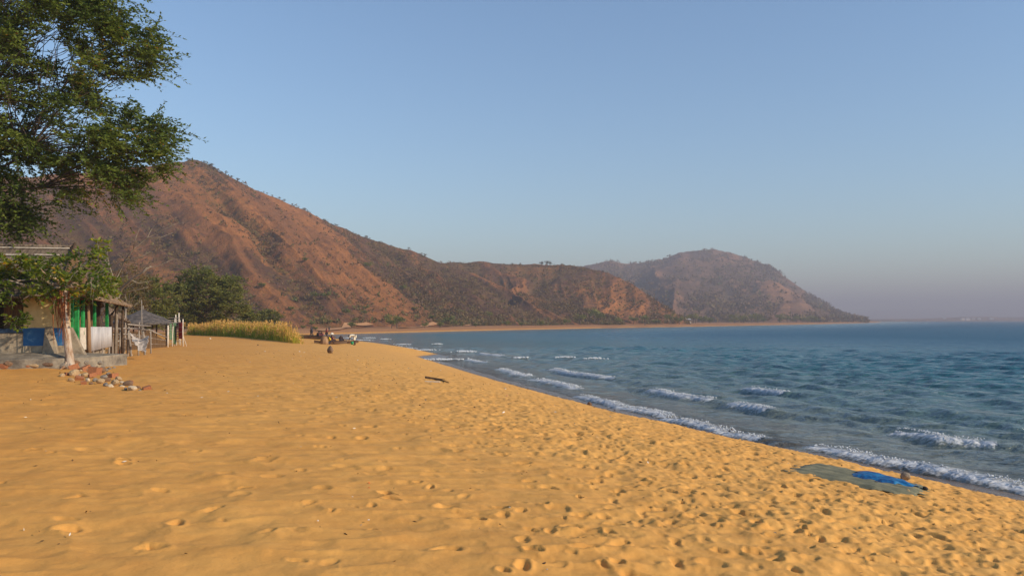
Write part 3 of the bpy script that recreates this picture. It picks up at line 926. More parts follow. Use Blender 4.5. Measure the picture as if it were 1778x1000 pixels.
# ---- broad thorn tree and thicket behind the beach
def bush(name, label, cat, poly, Y, depth, n, m_leaf, m_bark, seed, limbs=6, tr=.12, top=.35, group=None, holes=(), rr=(.5, .85), **kw):
    g = np.random.default_rng(seed)
    C = crown_points(poly, Y, depth, n, g, holes)
    xs = [p[0] for p in poly]; ym = max(p[1] for p in poly)
    x = ((min(xs) + max(xs)) / 2 - CX) / F * Y
    z = min(drop(x, Y), C[:, 2].min() - .1)
    C[:, 2] = np.maximum(C[:, 2], z + .25)
    zt = z + (C[:, 2].max() - z) * top
    a = dict(n_twig=12, twig_len=1.1, n_leaf=14, leaf_len=.2, leaf_w=.1, flat=.4, droop=.12, out=.7, spread=.8)
    a.update(kw)
    return make_tree(name, label, cat, (x, Y, z), (x + .2, Y, zt), C, g.uniform(rr[0], rr[1], len(C)), g, m_leaf, m_bark, limbs, tr, group, **a)

bush('thorn_tree', 'broad dark green thorn tree rising behind the golden reeds', 'tree',
     [(285, 535), (300, 500), (318, 478), (345, 470), (375, 478), (395, 482), (412, 492), (424, 510), (418, 530), (425, 545), (395, 556), (340, 566), (300, 562)], 112, 4.2, 150, M['thicket'], M['bark'], 31, holes=[(330, 560, 10, 5), (408, 545, 10, 5)],
     rr=(.8, 1.3), n_twig=18, n_leaf=16, flat=.22, leaf_len=.29, leaf_w=.13, out=.9)
bush('thicket_tree', 'olive green loose thicket between the round thatched shelter and the thorn tree', 'tree',
     [(205, 555), (212, 515), (225, 490), (250, 480), (275, 486), (296, 505), (300, 540), (292, 562), (250, 568)], 92, 3.0, 90, M['thicket'], M['bark'], 32, rr=(.6, 1.05), n_twig=12, leaf_len=.24, leaf_w=.12)
bush('dry_bush', 'brownish half bare bush behind the veranda roof of the hut', 'bush',
     [(168, 545), (178, 505), (195, 470), (225, 452), (250, 462), (262, 490), (255, 530), (225, 560)], 70, 2.2, 60, M['dry_bush'], M['twig_grey'], 33, rr=(.4, .8), n_twig=10, n_leaf=9, leaf_len=.16, leaf_w=.06)
bush('green_bush', 'small rounded green bush at the foot of the hill beyond the reeds', 'bush',
     [(448, 562), (452, 545), (462, 536), (474, 535), (482, 545), (482, 560), (465, 566)], 150, 1.6, 26, M['thicket'], M['bark'], 34, rr=(.6, 1.0), leaf_len=.3, leaf_w=.16, tr=.1)
bush('green_bush', 'leafy mid green bush against the thorn tree at the reeds', 'bush',
     [(416, 572), (418, 550), (428, 538), (440, 545), (446, 560), (440, 574)], 120, 1.4, 24, M['thicket'], M['bark'], 35, rr=(.5, .9), leaf_len=.26, leaf_w=.13, tr=.08)

# ---- bare branched tree leaning over the fence
bt = empty('bare_tree', (*(lambda p: (p.x, p.y))(at(200, 560, 38)), gz(at(200, 560, 38).x, 38)), 0, 'leafless pale grey tree leaning out beyond the veranda of the hut', 'tree')
b0 = Vector(bt.location)
def bare(px, py, Y): return at(px, py, Y) - b0
tm = MB()
tm.tube([(0, 0, -.2), bare(203, 522, 38), bare(212, 500, 37.6), bare(228, 486, 37.4), bare(247, 474, 37.2), bare(262, 462, 37)], [.09, .075, .06, .05, .04, .02], 7)
tm.build('trunk', M['twig_grey'], bt, smooth=True)
bm_ = MB()
for pth in ([(203, 522), (200, 490), (215, 455), (232, 432), (255, 414), (285, 398), (312, 386)], [(215, 455), (228, 450), (245, 446), (262, 436)], [(232, 432), (236, 412), (242, 398)], [(255, 414), (262, 400), (268, 392)],
            [(200, 490), (190, 462), (186, 440), (192, 415)], [(255, 414), (280, 412), (300, 404)], [(228, 486), (240, 492), (262, 488)], [(247, 474), (255, 465), (275, 462), (300, 450)], [(190, 462), (178, 446), (172, 430)], [(203, 522), (222, 506), (240, 503), (258, 498)]):
    n = len(pth)
    Yb = 37.5 + random.uniform(-.9, .9)
    bm_.tube([bare(p[0], p[1], Yb if i else 37.6) for i, p in enumerate(pth)], list(np.linspace(.038 if n > 4 else .024, .006, n)), 5)
bm_.build('branches', M['twig_grey'], bt, smooth=True)

# ---- fig tree with peeling pale trunk in front of the hut
FG = ground_at(120, 640)
fig = empty('fig_tree', FG, 0, 'low spreading tree with big glossy leaves and peeling whitish trunk before the hut', 'tree')
def rel(px, py, Y): return at(px, py, Y) - Vector(FG)
FY = FG.y
tk = MB()
tk.tube([(0, 0, -.15), rel(122, 628, FY), rel(118, 600, FY), rel(116, 575, FY), rel(112, 545, FY), rel(111, 520, FY), rel(113, 495, FY)], [.20, .155, .135, .125, .12, .12, .11], 12)
for a in range(5):
    th = a * 1.3 + .4
    tk.tube([(.05 * math.cos(th), .05 * math.sin(th), .28), (.2 * math.cos(th), .2 * math.sin(th), .1), (.42 * math.cos(th), .42 * math.sin(th), -.05)], [.09, .06, .02], 6)
tk.build('trunk', M['bark_pale'], fig, smooth=True)
poly = [(-160, 470), (-60, 455), (0, 452), (45, 446), (70, 450), (100, 448), (125, 440), (140, 450), (160, 448), (178, 470), (205, 482), (218, 496), (205, 508), (182, 506), (165, 512), (140, 516), (110, 505), (85, 512), (60, 518), (35, 515), (10, 526), (-60, 530), (-160, 515)]
gf = np.random.default_rng(12)
C = crown_points(poly, FY, 1.5, 150, gf, [(112, 500, 14, 10)])
C = np.vstack([C, [tuple(at(170, 425 + 8 * k, FY)) for k in range(3)], [tuple(at(22 + 9 * k, 556 - 3 * k, FY - .6)) for k in range(3)]])
V, Fc, rnd, (S, Mi, E) = foliage(C, gf.uniform(.28, .5, len(C)), C.mean(0) - [0, 0, .6], gf, n_twig=9, twig_len=.95, n_leaf=7, leaf_len=.18, leaf_w=.085, flat=.7, droop=.35, out=.4, spread=.8)
# leaves of this tree hang
o_ = np.array(FG)
crn = link('crown', mesh_np('crown', V - o_, Fc, smooth=False, attrs={'rnd': rnd}), M['fig'], fig)
link('twigs', twig_mesh('twigs', S - o_, Mi - o_, E - o_, .008), M['twig_grey'], crn)
lb = MB()
fork = rel(113, 497, FY)
for px_, py_, dy in ((20, 480, -.8), (60, 500, .6), (150, 478, .3), (205, 492, -.3), (100, 462, -.4), (135, 455, .8), (-60, 490, .2), (70, 465, -1.0), (170, 430, .1), (40, 520, -.9)):
    lb.tube(wavy(fork, rel(px_, py_, FY + dy), 6, .06), [.08, .06, .045, .03, .02, .01], 6)
lb.build('branches', M['bark_pale'], fig, smooth=True)
rt = MB()
for k in range(34):
    x0 = random.uniform(88, 124); L_ = random.uniform(25, 95)
    dy = random.uniform(-.25, .22)
    if k < 22: x0, x1, y0 = random.gauss(110, 6), random.gauss(112, 5), random.uniform(490, 525)
    else: x1, y0 = x0 + random.uniform(-6, 6), random.uniform(495, 515)
    rt.tube([rel(x0, y0, FY + dy), rel((x0 + x1) / 2 + random.uniform(-2, 2), y0 + L_ * .5, FY + dy), rel(x1, min(y0 + L_, 612), FY + dy)], [.02, .018, .006], 4)
rt.build('hanging_roots', M['root_rust'], fig)

# ---- reed bed
def make_reeds():
    g = np.random.default_rng(44)
    V, Q, rn = [], [], []
    a, b = ground_at(332, 581.5), ground_at(523, 597)
    a = np.array([a.x, a.y]); b = np.array([b.x, b.y])
    n = 6000
    t = g.random(n); dep = g.random(n) ** 1.4 * 7.0
    d = (b - a) / np.linalg.norm(b - a); nn = np.array([-.42, .91])
    P = a + (b - a) * t[:, None] + nn * dep[:, None] + g.normal(0, .25, (n, 2))
    clump = fbm(P[:, 0] * .5, P[:, 1] * .5, 2, 6)
    H = .9 * (1.15 + .35 * sstep(.0, .5, t) + .7 * (clump - .5)) * g.uniform(.45, 1.2, n) * (.55 + .45 * sstep(0, .8, dep)) * (.6 + .4 * sstep(1.0, .94, t))
    Z = land_z(P[:, 0], P[:, 1])
    th = g.uniform(0, 6.28, n); ln = g.uniform(.04, .24, n) * H
    w = g.uniform(.012, .028, n)
    sx, sy = np.cos(th + 1.57) * w, np.sin(th + 1.57) * w
    base = np.column_stack([P, Z - .05])
    m1 = base + np.column_stack([np.cos(th) * ln * .3, np.sin(th) * ln * .3, H * .55])
    tip = base + np.column_stack([np.cos(th) * ln * 1.1, np.sin(th) * ln * 1.1, H])
    s = np.column_stack([sx, sy, sx * 0])
    V = np.stack([base - s, base + s, m1 + s, m1 - s, tip + s * .25, tip - s * .25], 1).reshape(-1, 3)
    i = (np.arange(n) * 6)[:, None, None]
    Q = (i + np.array([[0, 1, 2, 3], [3, 2, 4, 5]])[None]).reshape(-1, 4)
    tone = np.clip(.17 + .5 * (clump - .5) + .25 * sstep(.8, 1, t) + g.normal(0, .16, n), 0, .9)
    rn = np.stack([tone + .1, tone + .1, tone, tone, np.clip(tone + .35, 0, 1), np.clip(tone + .35, 0, 1)], 1).ravel()
    # feathery plumes
    k = g.random(n) < .20
    tp, hh = tip[k], H[k]
    nP = len(tp); q = 10
    pos = np.repeat(tp, q, 0) + np.column_stack([g.normal(0, .05, nP * q), g.normal(0, .05, nP * q), g.uniform(-.28, .12, nP * q)])
    V2, F2_ = leaf_quads(pos, np.column_stack([g.normal(0, .5, nP * q), g.normal(0, .5, nP * q), np.full(nP * q, 1.0)]), g.uniform(.14, .28, nP * q), g.uniform(.04, .075, nP * q), g)
    me = mesh_np('reed_bed', np.vstack([V, V2]), np.vstack([Q, F2_ + len(V)]), smooth=False, attrs={'rnd': np.concatenate([rn, np.repeat(np.clip(g.normal(.88, .08, nP * q), 0, 1), 4)])})
    return me
tag(link('reed_bed', make_reeds(), M['reed']), 'strip of tall golden green reeds with feathery orange plumes at the back of the beach', 'reeds', kind='stuff')

# ---- scrub on the slopes (one mass) and the trees that stand out one by one
def scrub(name, me, n, size, seed, label, m, lowbias=0.0, leaf=10):
    g = np.random.default_rng(seed)
    nv_ = len(me.vertices)
    co = np.empty(nv_ * 3, dtype=np.float32); me.vertices.foreach_get('co', co); co = co.reshape(-1, 3)
    gu_ = np.empty(nv_, dtype=np.float32); me.attributes['gully'].data.foreach_get('value', gu_)
    he = np.empty(nv_, dtype=np.float32); me.attributes['height'].data.foreach_get('value', he)
    w = np.clip(.75 - gu_, .05, 1) * (he < .999) * (he > .02) * (1 + lowbias * np.exp(-he * 14))
    w *= np.clip(fbm(co[:, 0] * .02, co[:, 1] * .02, 3, seed) * 2 - .5, .1, 1)
    i = g.choice(nv_, n, p=w / w.sum())
    P = co[i] + g.normal(0, .8, (n, 3)) * [1, 1, .1]
    s = size * g.uniform(.4, 1.25, n) ** 1.3
    q = leaf
    pos = np.repeat(P, q, 0) + unit(g.normal(0, 1, (n * q, 3))) * np.repeat(s, q)[:, None] * [.55, .55, .4] * g.random((n * q, 1)) ** .4
    pos[:, 2] += np.repeat(s, q) * .35
    V, Fc = leaf_quads(pos, g.normal(0, 1, (n * q, 3)) + [0, 0, .5], np.repeat(s, q) * g.uniform(.35, .8, n * q), np.repeat(s, q) * g.uniform(.25, .5, n * q), g)
    tone = np.clip(g.normal(.45, .22, n) + lowbias * .12 * np.exp(-he[i] * 12), 0, 1)
    o = link(name, mesh_np(name, V, Fc, smooth=False, attrs={'rnd': np.repeat(np.repeat(tone, q), 4)}), m)
    tag(o, label, 'scrub', kind='stuff')
scrub('hillside_scrub', hill1_me, 13000, 1.45, 71, 'dry brown scrub dotted all over the long hillside', M['hillscrub'], 3.0)
scrub('hillside_scrub', hill2_me, 4000, 1.7, 72, 'dry brown scrub dotted over the middle hill', M['hillscrub'], 3.0)
scrub('mountain_scrub', hill3_me, 5000, 6.0, 73, 'dull scrub covering the far rounded mountain', M['hillscrub'], 1.0)

def small_tree_proto(seed, h, w, m_leaf, m_bark, n=14, q=16, lf=.5):
    """returns (trunk mesh, crown mesh) of a little hill tree about h tall and w wide"""
    g = np.random.default_rng(seed)
    C = unit(g.normal(0, 1, (n, 3))) * [w * .42, w * .42, h * .2] * (g.random((n, 1)) ** .5) + [0, 0, h * .72]
    pos = np.repeat(C, q, 0) + g.normal(0, .16 * w * .6, (n * q, 3)) * [1, 1, .6]
    V, Fc = leaf_quads(pos, g.normal(0, 1, (n * q, 3)), lf * g.uniform(.6, 1.3, n * q), lf * .6 * g.uniform(.6, 1.3, n * q), g)
    cm = mesh_np('crown', V, Fc, smooth=False, attrs={'rnd': np.repeat(np.clip(np.repeat(g.normal(.45, .15, n), q) + g.normal(0, .12, n * q), 0, 1), 4)})
    cm.materials.append(m_leaf)
    t = MB().tube([(0, 0, -.3), (.05 * w, 0, h * .3), (0, .03 * w, h * .55)], [.05 * h, .04 * h, .025 * h], 5)
    for k in range(5):
        t.tube([(0, .03 * w, h * .5), tuple(C[k])], [.02 * h, .008 * h], 4)
    tmm = t.mesh('trunk'); tmm.materials.append(m_bark)
    return tmm, cm
M['ridge'] = leaf_mat('ridge_tree_leaf', [(0.0, (0.045, 0.032, 0.018)), (0.5, (0.10, 0.075, 0.03)), (1.0, (0.11, 0.105, 0.03))], .2)
protos = [small_tree_proto(80 + k, *hw, M['ridge'] if k < 4 else M['thicket'], M['bark'], lf=.42) for k, hw in enumerate([(3.6, 4.2), (2.6, 3.4), (4.4, 4.6), (3.0, 2.6), (2.4, 3.2), (3.2, 3.4), (1.8, 2.6)])]
def plant(name, pr, loc, sc, rz, label, cat, group):
    e = empty(name, loc, rz, label, cat, group)
    e.scale = (sc, sc, sc)
    link('trunk', pr[0], None, e)
    link('crown', pr[1], None, e)
    return e
g = np.random.default_rng(99)
def crest_trees(R, lo, hi, n, sc, label, group):
    R = np.array(R)
    pxs = CX + F * R[:, 0] / R[:, 1]
    for k in range(n):
        px_ = g.uniform(lo, hi)
        q = np.array([np.interp(px_, pxs, R[:, j]) for j in range(3)])
        x, y = q[0] * (1 - .006), q[1] * (1 - .006) - g.uniform(0, 12)
        kind = int(g.integers(0, 4))
        word = ('spreading', 'low bushy', 'broad crowned', 'slim')[kind]
        plant('hill_tree', protos[kind], (x, y, drop(x, y) - .1), sc * g.uniform(.5, 1.2), g.uniform(0, 6.28), word + ' ' + label, 'tree', word + ' ' + group)
crest_trees(R1, 300, 420, 16, .72, 'scrubby tree standing out on the crest of the long brown hill', 'trees along the crest of the long hill')
crest_trees(R1, 420, 740, 44, .60, 'scrubby tree standing out on the crest of the long brown hill', 'trees along the crest of the long hill')
crest_trees(R2, 780, 1100, 26, .52, 'little tree on the flat top of the middle hill', 'trees along the top of the middle hill')
crest_trees(R2, 940, 968, 4, 1.3, 'little tree on the flat top of the middle hill', 'trees along the top of the middle hill')
for px_, py_, s in ((526, 571, .9), (540, 567, 1.0), (547, 574, 1.0), (572, 563, .9), (610, 570, 1.5), (674, 563, 1.3), (680, 570, 1.8), (690, 570, 1.7), (692, 562, 1.2), (738, 570, 1.1), (764, 569, 1.3), (780, 564, 1.6), (787, 567, 1.2), (826, 568, 1.0), (560, 561, .8), (600, 548, 1.2), (566, 520, 1.3), (548, 519, 1.2), (634, 548, 1.0), (700, 505, 1.2), (635, 540, 1.0), (880, 566, 1.1), (905, 567, 1.0), (940, 566, 1.2), (985, 565, 1.2), (1008, 563, 1.4), (1032, 562, 2.0), (1040, 563, 1.6), (1075, 564, 1.2), (1100, 563, 1.4), (1120, 564, 1.3), (1140, 564, 1.2), (1163, 563, 1.4), (1180, 563, 1.3), (505, 540, 1.0), (615, 560, .9), (640, 470, 1.1), (455, 500, 1.1), (360, 480, 1.4), (530, 455, 1.0), (720, 540, .9), (750, 555, 1.0), (800, 545, .9), (850, 555, 1.0)):
    p = cast(px_, py_, (0, 1))
    if p is None: continue
    low = py_ > 556
    kind = int(g.integers(0, 3))
    word = ('open', 'tall', 'low')[kind]
    plant('shore_bush' if low else 'slope_bush', protos[4 + kind], p - Vector((0, 0, .2)), s * (1.0 if low else 1.1) * p.y / 330, g.uniform(0, 6.28),
          word + (' green bush by the shore at the foot of the brown hills' if low else ' green bush alone on the bare slope of the long hill'), 'bush', word + (' bushes at the foot of the hills' if low else ' green bushes on the slope'))
for k in range(34):
    px_ = g.uniform(1185, 1420); p = cast(px_, 0.5 * g.random() + 561.2 - (px_ - 1185) * .006, (2,))
    Y_ = np.interp(px_, [1180, 1240, 1300, 1360, 1420], [600, 700, 760, 830, 960]) + g.uniform(0, 40)
    x = (px_ - CX) / F * Y_
    sdv = float(shore_sd(np.array([x]), np.array([Y_]))[0])
    if sdv < 4: continue
    kk = int(g.integers(0, 3))
    plant('shore_tree', protos[4 + kk], (x, Y_, max(gz(x, Y_), .5)), g.uniform(1.6, 2.9), g.uniform(0, 6.28), ('open', 'tall', 'low')[kk] + ' green tree along the shore under the far rounded mountain', 'tree', ('open', 'tall', 'low')[kk] + ' trees along the far shore')

# ================================================================== THE HUT
M['cream'] = mat('plaster_cream', (0.36, 0.26, 0.12), (0.66, 0.50, 0.25), (0.58, 0.44, 0.21), scale=3.0, rough=0.92, bump=0.3, bscale=25, lo=.3, hi=.6)
M['plaster_grey'] = mat('plaster_grey', (0.17, 0.13, 0.09), (0.40, 0.32, 0.22), (0.30, 0.24, 0.17), scale=3.5, rough=0.95, bump=0.4, bscale=20, lo=.32, hi=.66)
M['blue'] = mat('paint_blue', (0.020, 0.10, 0.26), (0.16, 0.30, 0.42), (0.028, 0.13, 0.31), scale=2.6, rough=0.7, bump=0.15, bscale=30, lo=.42, hi=.74)
M['blue_dark'] = mat('paint_blue_dark', (0.012, 0.03, 0.07), (0.03, 0.06, 0.11), scale=5, rough=0.7)
M['green'] = mat('paint_green', (0.010, 0.14, 0.035), (0.03, 0.32, 0.085), (0.015, 0.22, 0.055), scale=4, rough=0.6, lo=.3, hi=.65)
M['wood'] = mat('wood_weathered', (0.18, 0.10, 0.05), (0.36, 0.22, 0.12), scale=5, stretch=(1, 1, .2), rough=0.9, bump=0.3)
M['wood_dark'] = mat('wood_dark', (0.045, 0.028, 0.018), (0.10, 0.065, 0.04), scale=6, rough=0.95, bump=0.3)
M['wood_grey'] = mat('wood_grey', (0.20, 0.17, 0.14), (0.42, 0.36, 0.30), scale=6, stretch=(1, 1, .3), rough=0.95, bump=0.3)
M['wood_pale'] = mat('wood_pale', (0.52, 0.44, 0.34), (0.72, 0.64, 0.52), scale=6, rough=0.9)
M['cane'] = mat('cane_brown', (0.10, 0.055, 0.025), (0.22, 0.13, 0.06), scale=9, stretch=(1, 1, .15), rough=0.85)
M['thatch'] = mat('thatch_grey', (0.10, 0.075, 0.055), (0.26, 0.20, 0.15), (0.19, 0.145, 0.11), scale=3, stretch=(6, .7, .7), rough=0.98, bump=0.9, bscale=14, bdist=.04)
M['thatch_tan'] = mat('thatch_straw', (0.16, 0.105, 0.065), (0.46, 0.33, 0.21), (0.32, 0.22, 0.14), scale=3, stretch=(1, 5, 1), rough=0.98, bump=0.9, bscale=14, bdist=.04)  # paler straw-brown thatch of the veranda and lean-to roofs
M['lath'] = mat('lath_pale', (0.55, 0.47, 0.38), (0.72, 0.64, 0.54), scale=8, rough=0.85)
M['tin'] = mat('corrugated_tin', (0.30, 0.29, 0.29), (0.56, 0.54, 0.53), (0.47, 0.45, 0.45), scale=2.2, stretch=(1, 1, .3), rough=0.55, lo=.3, hi=.62)
M['concrete'] = mat('concrete_old', (0.13, 0.11, 0.085), (0.32, 0.27, 0.20), (0.22, 0.185, 0.14), scale=2.6, rough=0.95, bump=0.6, bscale=12, bdist=.03)
M['brick'] = mat('brick_red', (0.24, 0.10, 0.05), (0.46, 0.18, 0.075), scale=6, rough=0.92, bump=0.5, bscale=22, bdist=.015)
M['stone_tan'] = mat('stone_tan', (0.32, 0.21, 0.11), (0.52, 0.36, 0.19), scale=5, rough=0.92, bump=0.5, bscale=18)
M['stone_pale'] = mat('stone_pale', (0.50, 0.38, 0.24), (0.68, 0.54, 0.36), scale=5, rough=0.9, bump=0.4, bscale=18)
M['stone_brown'] = mat('stone_brown', (0.13, 0.075, 0.045), (0.27, 0.16, 0.09), scale=5, rough=0.92, bump=0.5, bscale=18)
M['stone_grey'] = mat('stone_grey', (0.15, 0.125, 0.10), (0.33, 0.28, 0.22), scale=4, rough=0.92, bump=0.6, bscale=14)

RZ = math.atan2(.2, .98)
HC = Vector((-16.97, 32.0, 2.30))
hut = empty('beach_hut', HC, RZ, 'cream and blue plastered hut with thatched roof and green veranda posts', 'hut')
def hbox(name, x0, x1, y0, y1, z0, z1, m, parent=hut, bevel=.012, jit=0.0):
    return MB().box(((x0 + x1) / 2, (y0 + y1) / 2, (z0 + z1) / 2), (x1 - x0, y1 - y0, z1 - z0), jit=jit).build(name, m, parent, bevel=bevel)

# front wall: one cream pillar beside a wide unglazed window
pil = hbox('wall', -1.6, 0, 0, .2, .1, 2.75, M['cream'], jit=.008)
hbox('painted_band', -1.604, -.02, -.012, .1, .72, 1.40, M['blue'], pil, 0, .004)
hbox('plinth', -1.62, .03, -.05, .1, .1, .719, M['plaster_grey'], pil, .03, .012)
hbox('low_wall', -7.0, -1.603, .01, .19, .1, 1.20, M['plaster_grey'], jit=.006)
hbox('window_sill', -7.0, -1.606, -.03, .24, 1.203, 1.37, M['blue_dark'])
hbox('lintel', -7.0, -1.604, .0, .2, 2.35, 2.75, M['wood_dark'])
for x in (-2.55, -3.5, -4.6, -5.8): hbox('window_post', x - .05, x + .05, .05, .15, 1.372, 2.348, M['wood_dark'])
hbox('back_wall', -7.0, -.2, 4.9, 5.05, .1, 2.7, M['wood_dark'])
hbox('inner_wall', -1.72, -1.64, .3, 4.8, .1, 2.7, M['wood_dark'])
hbox('floor', -7.0, -.1, .22, 5.4, .05, .45, M['plaster_grey'])
for x in (-3.0, -2.28, -1.95):
    c = MB()
    P = [(x + .32 * k / 8 - .16, .5 + .04 * math.sin(k * 1.9 + x), z) for z in (1.0, 2.3) for k in range(9)]
    c.add(P, [(k, k + 1, k + 10, k + 9) for k in range(8)])
    c.build('curtain', M['cane'], hut, smooth=True)
# buttresses
def wedge(name, P, m):
    return MB().add(P, [(0, 1, 2, 3), (4, 7, 6, 5), (0, 4, 5, 1), (1, 5, 6, 2), (2, 6, 7, 3), (3, 7, 4, 0)]).build(name, m, hut, bevel=.03)
wedge('buttress', [(-.02, -.1, .3), (.62, -.1, .3), (.62, .17, .3), (-.02, .17, .3), (-.02, -.02, 1.42), (.10, -.02, 1.42), (.10, .15, 1.42), (-.02, .15, 1.42)], M['plaster_grey'])
wedge('buttress', [(-.86, -.34, .3), (-.26, -.34, .3), (-.30, .05, .3), (-.84, .05, .3), (-.84, -.05, 1.44), (-.58, -.05, 1.44), (-.58, .06, 1.44), (-.84, .06, 1.44)], M['plaster_grey'])
# veranda side: green posts, brown forked posts, cane wall, tin apron
for y, h in ((.28, 2.7), (.95, 2.68), (1.72, 2.66), (3.35, 2.6), (5.25, 2.5)):
    w = random.uniform(.055, .075)
    MB().box((.0, y, (h + .55) / 2), (w * 2, w * 2, h - .55), jit=.012).build('green_post', M['green'], hut, bevel=.01)
MB().tube([(.16, 2.02, .1), (.14, 2.05, 1.0), (.10, 2.1, 1.9), (.06, 2.2, 2.35), (.1, 2.5, 2.62)], [.085, .08, .07, .06, .04], 8).build('forked_post', M['wood'], hut, smooth=True)
MB().tube([(.05, 5.55, .1), (.1, 5.6, 1.2), (.08, 5.6, 1.9), (.35, 5.75, 2.4)], [.08, .075, .07, .05], 8).build('forked_post', M['wood_dark'], hut, smooth=True)
MB().tube([(.42, 6.2, .0), (.4, 6.2, 1.3), (.44, 6.25, 2.45)], [.065, .06, .05], 8).build('forked_post', M['wood_dark'], hut, smooth=True)
cw = MB().box((-.52, 2.8, 1.5), (.03, 5.3, 2.3)).build('cane_wall', M['wood_dark'], hut)
cane_me = MB().tube([(0, 0, .35), (.01, .005, 1.5), (0, 0, 2.62)], [.03, .028, .024], 6).mesh('cane', True)
cane_me.materials.append(M['cane'])
for k in range(52):
    o = link('cane', cane_me, None, cw, (-.475 + random.uniform(-.012, .012), .18 + k * .101, random.uniform(-.04, .03)))
def tin_sheet(y0, y1, z0a, z0b, z1, x):
    n = 33
    V, Fc = [], []
    for k in range(n):
        u = k / (n - 1)
        y = y0 + (y1 - y0) * u
        dx = .016 * math.sin(u * (y1 - y0) / .078 * 2 * math.pi)
        zb = z0a + (z0b - z0a) * u + random.uniform(-.012, .012)
        V += [(x + dx, y, zb), (x + dx, y, z1 + random.uniform(-.006, .006))]
    Fc = [(2 * k, 2 * k + 2, 2 * k + 3, 2 * k + 1) for k in range(n - 1)]
    o = MB().add(V, Fc).build('tin_sheet', M['tin'], hut, smooth=True)
    sm = o.modifiers.new('thick', 'SOLIDIFY'); sm.thickness = .004
for k in range(4):
    tin_sheet(2.06 + k * .86, 2.06 + k * .86 + .92, .40 + k * .03, .43 + k * .03, 1.42 - .01 * k, .11 + (k % 2) * .012)
for y in (2.95, 4.35, 5.4): MB().tube([(.05, y, -.1), (.06, y + .02, .7)], .035, 6).build('stilt', M['wood_grey'], hut)
hbox('floor_beam', -.05, .05, 2.1, 5.5, .5, .62, M['wood_dark'])
hbox('low_board', .03, .07, 1.2, 1.95, .5, 1.4, M['wood_pale'], jit=.01)
hbox('head_beam', -.06, .06, .05, 6.1, 2.50, 2.58, M['wood_dark'])

def thatch_slab(name, corners, thick, rows, m, parent, seed, fringe=.06):
    """four corners (eave-left, eave-right, top-right, top-left): overlapping ragged courses of thatch, each a part"""
    g = random.Random(seed)
    a, b, c, d = [Vector(p) for p in corners]
    nrm = (b - a).cross(d - a).normalized()
    if nrm.z < 0: nrm = -nrm
    base = MB()
    B = [a, b, c, d]
    base.add([p - nrm * thick for p in B] + [p - nrm * .01 for p in B], [(0, 3, 2, 1), (4, 5, 6, 7), (0, 1, 5, 4), (1, 2, 6, 5), (2, 3, 7, 6), (3, 0, 4, 7)])
    slab = base.build(name, m, parent)
    n = max(8, int((b - a).length / .07))
    for r in range(rows):
        t0, t1 = r / rows - .04, min((r + 1.35) / rows, 1.0)
        mb = MB()
        for k in range(n):
            u0, u1 = k / n, (k + 1) / n + .004
            e = g.uniform(-fringe, fringe) - (fringe if r == 0 else 0)
            tt = t0 + e / (d - a).length
            lo = thick * .55 + g.uniform(-.012, .018)
            p0, p1 = a.lerp(b, u0).lerp(d.lerp(c, u0), tt), a.lerp(b, u1).lerp(d.lerp(c, u1), tt)
            q0, q1 = a.lerp(b, u0).lerp(d.lerp(c, u0), t1), a.lerp(b, u1).lerp(d.lerp(c, u1), t1)
            mb.add([p0 + nrm * lo, p1 + nrm * lo, q1 + nrm * .012, q0 + nrm * .012, p0 - nrm * .008, p1 - nrm * .008], [(0, 1, 2, 3), (4, 5, 1, 0), (0, 3, 4), (1, 5, 2)])
        mb.build('thatch_course', m, slab)
    return slab
# main roof, ridge along the front, and the lower roof over the veranda
E0, E1, T1, T0 = (-7.6, -.40, 2.63), (-.35, -.40, 2.63), (-.62, 2.6, 4.62), (-7.6, 2.6, 4.62)
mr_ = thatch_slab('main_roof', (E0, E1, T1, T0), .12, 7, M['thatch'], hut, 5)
thatch_slab('back_roof', ((-.35, 5.95, 2.40), (-7.6, 5.95, 2.40), T0, T1), .12, 7, M['thatch'], hut, 6)
nrm = Vector((0, -2.22, 3.35)).normalized()
def onroof(x, t, h): return Vector((x, -.40 + 3.0 * t, 2.63 + 1.99 * t)) + Vector((0, -.552, .834)) * h
for t, x0, x1 in ((.965, -7.6, -.7), (.80, -7.6, -2.1), (.81, -1.86, -.95), (.63, -7.6, -1.5), (.46, -7.6, -2.4)):
    MB().tube([onroof(x0, t, .10), onroof((x0 + x1) / 2, t, .095), onroof(x1, t, .10)], .024, 6).build('lath', M['lath'], mr_)
MB().tube([(-7.6, 2.6, 4.72), (-4, 2.6, 4.74), (-.58, 2.6, 4.71)], .07, 7).build('ridge_pole', M['thatch'], mr_, smooth=True)
MB().tube([(-.55, 2.62, 4.86), (-.42, 1.1, 3.75), (-.30, -.42, 2.66)], .05, 6).build('barge_pole', M['wood_dark'], mr_)
MB().add([(-.62, 2.6, 4.5), (-.5, -.3, 2.6), (-.5, 5.5, 2.6), (-.58, 2.6, 4.5), (-.46, -.3, 2.6), (-.46, 5.5, 2.6)], [(0, 1, 2), (5, 4, 3), (0, 3, 4, 1), (1, 4, 5, 2), (2, 5, 3, 0)]).build('gable', M['cane'], hut)
thatch_slab('veranda_roof', ((.58, .35, 2.62), (.66, 6.35, 2.38), (-.75, 6.35, 3.18), (-.75, .35, 3.42)), .10, 6, M['thatch_tan'], hut, 8, .09)
for y in (.6, 1.6, 2.6, 3.6, 4.6, 5.6): MB().tube([(.52, y, 2.53 - .035 * y), (-.7, y + .05, 3.22 - .035 * y)], .03, 5).build('rafter', M['wood_dark'], hut)

